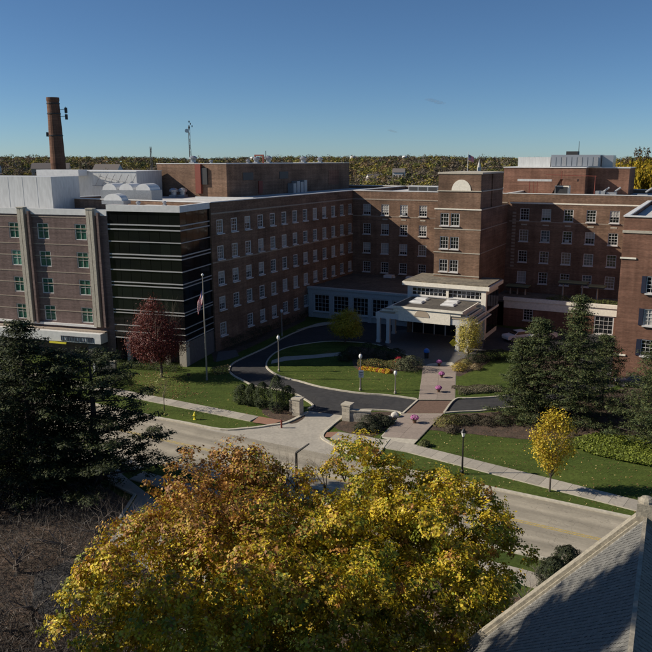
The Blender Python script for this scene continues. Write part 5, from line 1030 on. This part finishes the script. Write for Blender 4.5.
def hydrant():
    t = thing("fire_hydrant", "bright yellow fire hydrant on the grass verge", "hydrant", (*GA(195, 419.5), 0))
    MB().lathe([(.2, 0), (.2, .06), (.12, .1), (.12, .5), (.16, .53), (.16, .58), (.13, .62), (.1, .72), (.03, .78)], 12).build("barrel", M['hydrant'], t)
    MB().tube((-.22, 0, .42), (.22, 0, .42), .06, n=8).tube((0, -.24, .4), (0, 0, .4), .075, n=8).build("nozzle", M['hydrant'], t); MB().tube((0, 0, .78), (0, 0, .84), .03, n=5).build("bonnet_nut", M['hydrant'], t)
hydrant()
def pier(x, y, wd, h, label, rot=BR):
    t = thing("stone_pier", label, "gate pier", (*GA(x, y), 0), rot); n = int(h / 0.3); 
    for i in range(n):
        z0 = i * h / n; e = random.uniform(0, .02)
        if i % 2: MB().box(-wd / 2 - e, -.05, -wd / 2 - e, wd / 2, z0 + .012, z0 + h / n).build("stone", SLS[i % 3], t); MB().box(-.035, wd / 2 + e, -wd / 2 - e, wd / 2, z0 + .012, z0 + h / n).build("stone", SLS[(i + 1) % 3], t)
        else: MB().box(-wd / 2 - e, wd / 2 + e, -wd / 2 - e, wd / 2, z0 + .012, z0 + h / n).build("stone", SLS[i % 3], t)
    MB().box(-wd / 2 - .1, wd / 2 + .1, -wd / 2 - .1, wd / 2 + .1, h + .012, h + .16).build("cap", M['limestone'], t)
SLS = [mat("rough_limestone_block", tuple(c_ * f for c_ in (0.42, 0.38, 0.31)), .9, .2, 3, bump=.4) for f in (.85, 1, 1.12)]
pier(298, 415, .85, 1.75, "stone gate pier left of the drive entrance beside the junipers"); pier(347.5, 420, .85, 1.65, "stone gate pier right of the drive entrance")
def stone_wall(x, y, L_, h, label, rot):
    t = thing("stone_wall", label, "low wall", (*GA(x, y), 0), rot); n = 4
    for i in range(n):
        xx = 0
        while xx < L_ - .05:
            ww = min(random.uniform(.45, .8), L_ - xx); e = random.uniform(0, .02); MB().box(xx + .008, xx + ww - .008, -.2 - e, .2, i * h / n + .01, (i + 1) * h / n).build("stone", random.choice(SLS), t); xx += ww
    MB().box(-.03, L_ + .05, -.27, .27, h + .01, h + .12).build("cap", M['limestone'], t)
stone_wall(350.5, 421, 2.1, 1.15, "low stone wall running right from the right gate pier", BR + R(14)); stone_wall(290, 411.5, 0.9, 1.2, "low stone wall running left from the left gate pier", BR + R(10))
for i, (x, y, s) in enumerate(((388.5, 421, .42), (395, 417.5, .45))):
    b = bmesh.new(); bmesh.ops.create_icosphere(b, subdivisions=3, radius=s)
    for v in b.verts: v.co *= 1 + .12 * math.sin(v.co.x * 9 + i) * math.cos(v.co.y * 8) + random.gauss(0, .012); v.co.z = v.co.z * .8 + s * .55
    me = bpy.data.meshes.new("boulder"); b.to_mesh(me); b.free(); tag(link("boulder", me, M['boulder'], None, (*GA(x, y), 0), 0, True), "pale rounded boulder, %s of two by the entrance walk" % ("left" if i == 0 else "right"), "boulder", "boulders by the entrance walk")
def planter(x, y, z, s, label):
    s *= 0.7
    t = thing("flower_planter", label, "planter", (*GA(x, y), z), group="planters on the entrance walk"); MB().lathe([(.2 * s, 0), (.22 * s, .05), (.3 * s, .42 * s), (.34 * s, .44 * s), (.34 * s, .5 * s), (.28 * s, .5 * s)], 12).build("pot", M['terracotta'], t)
    u = rng.normal(size=(420, 3)); u /= np.linalg.norm(u, axis=1)[:, None]; P = u * np.array([.52, .52, .34]) * s + np.array([0, 0, .72 * s]); c_ = pick([(.62, .20, .48), (.70, .30, .58), (.5, .14, .36)], 420); lo = P[:, 2] < .6 * s; c_[lo] = pick([(.08, .10, .04)], lo.sum())
    o = link("flowers", leaf_mesh("flowers", P, rng.uniform(.08, .14, 420), c_, u, .9, .2), M['flower'], t); o["kind"] = 'stuff'
planter(439, 366.5, .13, 1.0, "pink flower planter farthest up the walk, nearest the portico"); planter(441.5, 378.5, .13, 1.0, "pink flower planter in the middle of the upper walk"); planter(438.5, 393, .13, 1.0, "pink flower planter at the lower end of the upper walk"); planter(414.5, 424, .13, 1.1, "pink flower planter alone on the lower walk by the street")
# flower bed
for i in range(16):
    x = 362 + i * 1.85 + random.uniform(-.5, .5); y = 370.0 + i * 0.22 + random.uniform(-.7, .7); t = thing("mum_plant", "%s chrysanthemum mound, number %d along the front of the court bed" % ("yellow" if i % 2 else "orange", i + 1), "flower", (*GA(x, y), .09), group="chrysanthemums in the court bed"); n = 240
    t["label"] = "%s chrysanthemum mound, %s along the front of the court bed" % (("rust orange", "yellow")[i % 3 > 0], ["leftmost", "second from left", "third from left", "fourth from left", "fifth from left", "sixth from left", "seventh from left", "eighth from left", "eighth from right", "seventh from right", "sixth from right", "fifth from right", "fourth from right", "third from right", "second from right", "rightmost"][i])
    u = rng.normal(size=(n, 3)); u /= np.linalg.norm(u, axis=1)[:, None]; u[:, 2] = np.abs(u[:, 2]); P = u * np.array([.42, .42, .42]); o = link("blossoms", leaf_mesh("blossoms", P, rng.uniform(.07, .13, n), pick([(.72, .50, .02), (.65, .50, .03)] if i % 3 else [(.60, .20, .02), (.35, .06, .03)], n), u, .9, .2), M['flower'], t); o["kind"] = 'stuff'
hedge(gpts((358, 366.5), (372, 367), (388, 368), (400, 369)), 1.7, .95, [(.10, .12, .035), (.16, .16, .05), (.28, .18, .06), (.07, .09, .03)], "mixed green and rust perennials behind the chrysanthemums", 5000, .09, "perennials")
shrub(399, 367.5, 1.3, .7, "bright crimson shrub in the court bed", [(.42, .02, .05), (.5, .04, .06)], 900, "red_shrub", None, .5, .09)
t = thing("litter_bin", "blue lidded bin standing on the forecourt under the portico", "bin", (*GA(426.5, 358), 0)); MB().lathe([(.28, 0), (.33, .75), (.33, .8)], 12).build("bin_body", M['metal_dark'], t); MB().lathe([(.38, .8), (.4, .95), (.34, 1.2), (.12, 1.32)], 12).build("lid", M['blue'], t)
t = thing("warning_sign", "yellow diamond warning sign by the portico's right columns", "sign", (*GA(453, 356), 0)); MB().tube((0, 0, 0), (0, 0, 1.6), .03, n=6).build("post", M['metal_dark'], t)
q = MB(); q.v = [(0, -.04, 1.3), (.55, -.04, 1.85), (0, -.04, 2.4), (-.55, -.04, 1.85), (0, -.01, 1.3), (.55, -.01, 1.85), (0, -.01, 2.4), (-.55, -.01, 1.85)]; q.f = [(0, 1, 2, 3), (7, 6, 5, 4), (0, 4, 5, 1), (1, 5, 6, 2), (2, 6, 7, 3), (3, 7, 4, 0)]; q.build("sign_plate", M['hydrant'], t)
t = thing("marker_post", "short rust brown marker post at the left corner of the drive entrance", "post", (*GA(281.5, 428), 0)); MB().lathe([(.09, 0), (.09, .55), (.11, .6), (.11, .8), (.03, .9)], 8).build("post", M['rust'], t)
t = thing("lawn_light", "small dark floodlight on the lawn left of the flagpole", "floodlight", (*GA(189, 381), 0)); MB().tube((0, 0, 0), (0, 0, .6), .04, n=6).build("stake", M['black'], t); MB().box(-.2, .2, -.1, .1, .6, .95).build("lamp_head", M['black'], t)
t = thing("handrail", "white handrail by the corner of the right brick building", "rail", (*GA(604, 376), 0), BR); MB().tube((0, 0, .9), (1.9, 0, .9), .06, n=6).tube((0, 0, .0), (0, 0, .9), .06, n=6).tube((1.9, 0, 0), (1.9, 0, .9), .06, n=6).tube((0, 0, .45), (1.9, 0, .45), .05, n=6).build("rails", M['rail_white'], t)
t = thing("garden_urn", "small white urn on the grass below the terrace wall", "urn", (*GA(592, 356), 0)); MB().lathe([(.2, 0), (.12, .15), (.1, .4), (.32, .8), (.36, 1.0), (.25, 1.0)], 10).build("bowl", M['limestone'], t)
def car(x, y, rot, paint, label, z=.012):
    t = thing("parked_car", label, "car", (*GA(x, y), z), rot)
    prof = [(-2.25, .35), (-2.3, .7), (-2.15, .92), (-1.2, .98), (-.5, 1.42), (.9, 1.45), (1.75, 1.02), (2.2, .95), (2.3, .6), (2.2, .3)]
    W_ = .88; b = MB(); n = len(prof)
    inset = lambda z_: W_ - max(0, z_ - .95) * .38
    b.v = [(px, -inset(pz), pz) for px, pz in prof] + [(px, inset(pz), pz) for px, pz in prof]; b.f = [tuple(range(n)), tuple(reversed(range(n, 2 * n)))] + [(i, i + n, (i + 1) % n + n, (i + 1) % n) for i in range(n)]
    body = b.build("body", M[paint], t)
    g_ = MB(); g_.quad((-1.12, -.8, 1.03), (-.52, -.68, 1.40), (-.52, .68, 1.40), (-1.12, .8, 1.03)); g_.v = [(a_ - .03, c_, d_ + .02) for a_, c_, d_ in g_.v]; g_.build("windscreen", M['glass'], body)
    g_ = MB().quad((1.66, -.78, 1.09), (1.66, .78, 1.09), (.95, .68, 1.46), (.95, -.68, 1.46)); g_.v = [(a_ + .03, c_, d_ + .02) for a_, c_, d_ in g_.v]; g_.build("rear_window", M['glass'], body)
    for s_ in (-1, 1): MB().quad((-1.0, s_ * .87, 1.0), (1.5, s_ * .87, 1.0), (.85, s_ * .72, 1.39), (-.5, s_ * .72, 1.39)).build("side_window", M['glass'], body)
    for px in (-1.4, 1.4):
        for s_ in (-1, 1): wv2 = MB().tube((px, s_ * .70, .33), (px, s_ * .92, .33), .33, n=14).build("wheel", M['tyre'], t); MB().tube((px, s_ * .921, .33), (px, s_ * .935, .33), .19, n=10).build("rim", M['cars'], wv2)
    for s_ in (-1, 1): MB().box(-2.31, -2.2, s_ * .62 - .15, s_ * .62 + .15, .62, .76).build("headlight", M['lamp_globe'], t); MB().box(2.2, 2.32, s_ * .62 - .15, s_ * .62 + .15, .65, .8).build("tail_light", M['carr'], t)
car(518, 340, R(20), 'carw', "white car half hidden behind the left spruce top, left of a pair"); car(541, 339, R(20), 'carw', "white car behind the spruces, right of a pair"); car(634, 386, R(-10), 'card', "dark blue car by the foot of the right brick building"); car(650, 386, R(-10), 'carw', "white car at the right edge behind the spruce")
car(8, 424, R(-28), 'cars', "silver car on the street glimpsed through the far left pines"); car(3, 440, R(-28), 'carr', "dark red car glimpsed behind the pines at the left edge")
# ------------------------------------------------------------------ woods to the horizon
WOOD = np.array([(0.085, 0.095, 0.045), (0.13, 0.125, 0.05), (0.12, 0.10, 0.075), (0.15, 0.125, 0.09), (0.22, 0.19, 0.05), (0.115, 0.095, 0.07), (0.17, 0.12, 0.065), (0.15, 0.16, 0.05), (0.16, 0.13, 0.095), (0.25, 0.21, 0.045)])
def hill(x, y):   # the land rises gently far away
    d = np.hypot(x, y); return np.clip((d - 500) / 1500, 0, 1) ** 1.2 * (16.5 + 2.4 * np.sin(x * .0061 + 1) + 1.6 * np.sin(x * .0147 + y * .002))
def woods(name, n, r0, r1, az0, az1, per, leaf, label, hh=(11, 17)):
    u = rng.random(n); rr = np.sqrt(r0 ** 2 + (r1 ** 2 - r0 ** 2) * u); az = np.radians(az0 + (az1 - az0) * rng.random(n)); X = rr * np.sin(az); Y = rr * np.cos(az); H_ = rng.uniform(*hh, n) * np.where(rng.random(n) < .06, 1.22, 1.0)
    patch = np.sin(X * .011 + 2) + np.sin(Y * .013 + X * .005) + rng.normal(0, .30, n); wi = np.clip(((patch + 2.2) / 4.4 * len(WOOD)).astype(int), 0, len(WOOD) - 1); sh = rng.random(n) < .25; wi[sh] = rng.choice(len(WOOD), sh.sum())
    idx = np.repeat(np.arange(n), per); v = rng.normal(size=(len(idx), 3)); v /= np.linalg.norm(v, axis=1)[:, None]; v[:, 2] = np.abs(v[:, 2]) * 1.1 - .25
    k = rng.uniform(.7, 1.05, len(idx))[:, None]; rad = (H_ * .36)[idx]
    lob = 1 + .22 * np.sin(v[:, 0] * 5 + idx) + .18 * np.sin(v[:, 1] * 6 + idx * 1.7)
    P = np.stack([X[idx] + v[:, 0] * rad * lob * k[:, 0], Y[idx] + v[:, 1] * rad * lob * k[:, 0], hill(X, Y)[idx] + H_[idx] * .60 + v[:, 2] * H_[idx] * .36 * lob * k[:, 0]], 1)
    col = WOOD[wi][idx] * 1.08 * (1 + rng.normal(0, .14, (len(idx), 1))) * (.85 + .3 * rng.random(n)[idx])[:, None]
    o = link(name, leaf_mesh(name, P, rng.uniform(*leaf, len(P)), np.clip(col, .01, .8), v, .8, .2), M['forest']); o["kind"] = 'stuff'; o["label"] = label
    return o
# far rising ground under the woods
gx = np.linspace(-2600, 2600, 40); gy = np.linspace(380, 4200, 30); b = MB()
for i in range(39):
    for j in range(29):
        q = [(gx[i], gy[j]), (gx[i + 1], gy[j]), (gx[i + 1], gy[j + 1]), (gx[i], gy[j + 1])]; b.quad(*[(x, y, float(hill(np.array(x), np.array(y))) + .05 - (0.4 if y < 520 else 0)) for x, y in q])
kind(b.build("far_terrain", mat("woodland_floor", (.06, .048, .026), .95, .3, .02)), 'structure')
woods("near_woods", 800, 205, 420, -36, 36, 330, (.6, 1.3), "autumn woods just beyond the hospital roofs")
woods("middle_woods", 2300, 420, 900, -34, 34, 130, (1.1, 2.2), "rolling autumn woods in the middle distance")
woods("horizon_woods", 4200, 900, 2400, -32, 32, 44, (1.9, 4.0), "brown and green woods reaching the horizon", (9, 22))
woods("woods_behind", 500, 90, 500, 110, 250, 60, (1.8, 3.4), "autumn woods behind the camera")
woods("woods_beside", 260, 110, 400, 250, 320, 60, (1.8, 3.2), "autumn woods left of the hospital"); woods("woods_beside", 260, 130, 400, 40, 110, 60, (1.8, 3.2), "autumn woods right of the hospital")
# individual trees one can tell apart beyond the roofs
TP = []
for k, pal in enumerate(([(.30, .22, .02), (.38, .26, .03), (.22, .18, .02)], [(.17, .16, .025), (.12, .13, .022), (.22, .18, .03)], [(.10, .07, .04), (.13, .085, .045), (.085, .06, .035)], [(.24, .12, .025), (.30, .15, .03)], [(.055, .065, .022), (.08, .08, .025)])):
    lobes = [((rng.uniform(-.55, .55), rng.uniform(-.55, .55), rng.uniform(.42, .86)), (rng.uniform(.36, .5),) * 2 + (rng.uniform(.14, .2),)) for _ in range(9)] + [((0, 0, .6), (.7, .7, .3))]
    P, Nn, cid = clumpy(12000, lobes, 16, .024, .5, -.5); P[:, 2] += 0; hs = np.sin(cid * 78.233) * 43758.5; hs -= np.floor(hs); TP.append(leaf_mesh("crown", P, rng.uniform(.02, .048, len(P)), pick(pal, len(P)) * (.7 + .6 * hs)[:, None], Nn, .8, .25))
TP[0].materials.append(M['forest']); [m_.materials.append(M['forest']) for m_ in TP[1:]]
b = MB(); b.tube((0, 0, 0), (0, 0, .55), .028, .018, 7)
for k in range(6): b.tube((0, 0, .3 + .03 * k), (math.cos(k * 2.4) * .35, math.sin(k * 2.4) * .35, .72), .014, .005, 4)
TRK = bpy.data.meshes.new("trunk"); TRK.from_pydata(b.v, [], b.f); TRK.materials.append(M['bark'])
kinds = ("golden yellow", "yellow green", "bare looking brown", "orange", "dark green")
far = [(372, 200, 13, 9, 1, "rising behind the left penthouse corner"), (350, 215, 13, 8, 0, "close to the penthouse's far end"), (400, 230, 13.5, 9, 1, "above the central wing's roof, left half"), (428, 210, 16, 11, 0, "broad, directly left of the tower top"), (385, 260, 14, 9, 2, "behind the others over the central wing"), (412, 300, 15, 10, 1, "a little left of the tower"),
       (488, 270, 17, 9, 3, "just behind the tower's top right"), (500, 300, 16, 8, 0, "between tower and right penthouse"), (20, 190, 11, 9, 1, "at the left edge over the white plant room"), (5, 210, 12, 8, 4, "cut by the left edge"), (40, 200, 11.5, 8, 0, "left of the smokestack's foot"), (80, 190, 11.5, 8, 1, "right of the smokestack's foot"), (105, 205, 12, 9, 0, "over the grey blue plant room"), (130, 195, 13, 9, 1, "left of the short mast"), (147, 185, 14, 8, 1, "right beside the short mast"), (150, 230, 15, 8, 4, "behind the short mast"),
       (620, 158, 28.2, 10, 0, "tall, right of the right penthouse"), (642, 150, 28.8, 11, 0, "tall, at the right edge"), (606, 170, 26.8, 9, 1, "first one right of the cooling plant"), (660, 165, 29.5, 9, 0, "cut by the right edge, tall"), (632, 140, 19, 7, 3, "lower, in front of the tall ones at right"), (612, 142, 16, 6, 1, "lower, touching the right penthouse"), (590, 240, 22, 10, 4, "behind the right penthouse roof"), (575, 330, 20, 11, 4, "far, behind the cooling plant"), (652, 190, 30, 11, 2, "behind the tall ones at the right edge")]
for i, (px_, Y, h, r, k, where_) in enumerate(far):
    X = (px_ - CX) / FPX * (Y * _c + (CAMH - h) * _s); t = thing("autumn_tree", kinds[k] + " tree " + where_, "tree", (X, Y, 0), i * 1.1, "trees beyond the roofs"); o = link("crown", TP[k], None, t); o.scale = (r, r, h * .92); o["kind"] = 'stuff'; q = link("trunk", TRK, None, t); q.scale = (h, h, h)

# two faint wisps of cloud, far off
cm = bpy.data.materials.new("thin_cloud"); cm.use_nodes = True; n_ = cm.node_tree; mx_ = n_.nodes.new("ShaderNodeMixShader"); tr_ = n_.nodes.new("ShaderNodeBsdfTransparent"); n_.nodes["Principled BSDF"].inputs["Base Color"].default_value = (.35, .38, .42, 1); mx_.inputs[0].default_value = 0.06
n_.links.new(tr_.outputs[0], mx_.inputs[1]); n_.links.new(n_.nodes["Principled BSDF"].outputs[0], mx_.inputs[2]); n_.links.new(mx_.outputs[0], n_.nodes["Material Output"].inputs[0])
for (x_, y_, l_) in ((436, 101, 42), (393, 131, 22)):
    c_ = Vector(at_y(x_, y_, 3000)); b_ = bmesh.new()
    for k_ in range(5): bmesh.ops.create_icosphere(b_, subdivisions=2, radius=1, matrix=Matrix.Translation(((k_ - 2) * l_ * .32, k_ * 9.0, -(k_ - 2) * l_ * .07)) @ Matrix.Diagonal((l_ * .45, 12, l_ * (.16 if k_ % 2 else .11), 1)))
    me_ = bpy.data.meshes.new("cloud"); b_.to_mesh(me_); b_.free(); o_ = link("cloud", me_, cm, None, c_); o_["kind"] = 'stuff'; o_["label"] = "faint grey wisp of cloud, " + ("larger and higher" if l_ > 30 else "smaller and lower")


# older patches in the drive's asphalt
M['patch2'] = mat("older_asphalt_patch", (.042, .041, .041), .9, .25, 1.0)
for pp_ in (((300, 392), (318, 396), (314, 401), (297, 396)), ((360, 399), (384, 401), (382, 405), (358, 403)), ((238, 362), (246, 358), (250, 362), (241, 367))):
    sheet("driveway_patch", gpts(*pp_), 0.0145, M['patch2'])
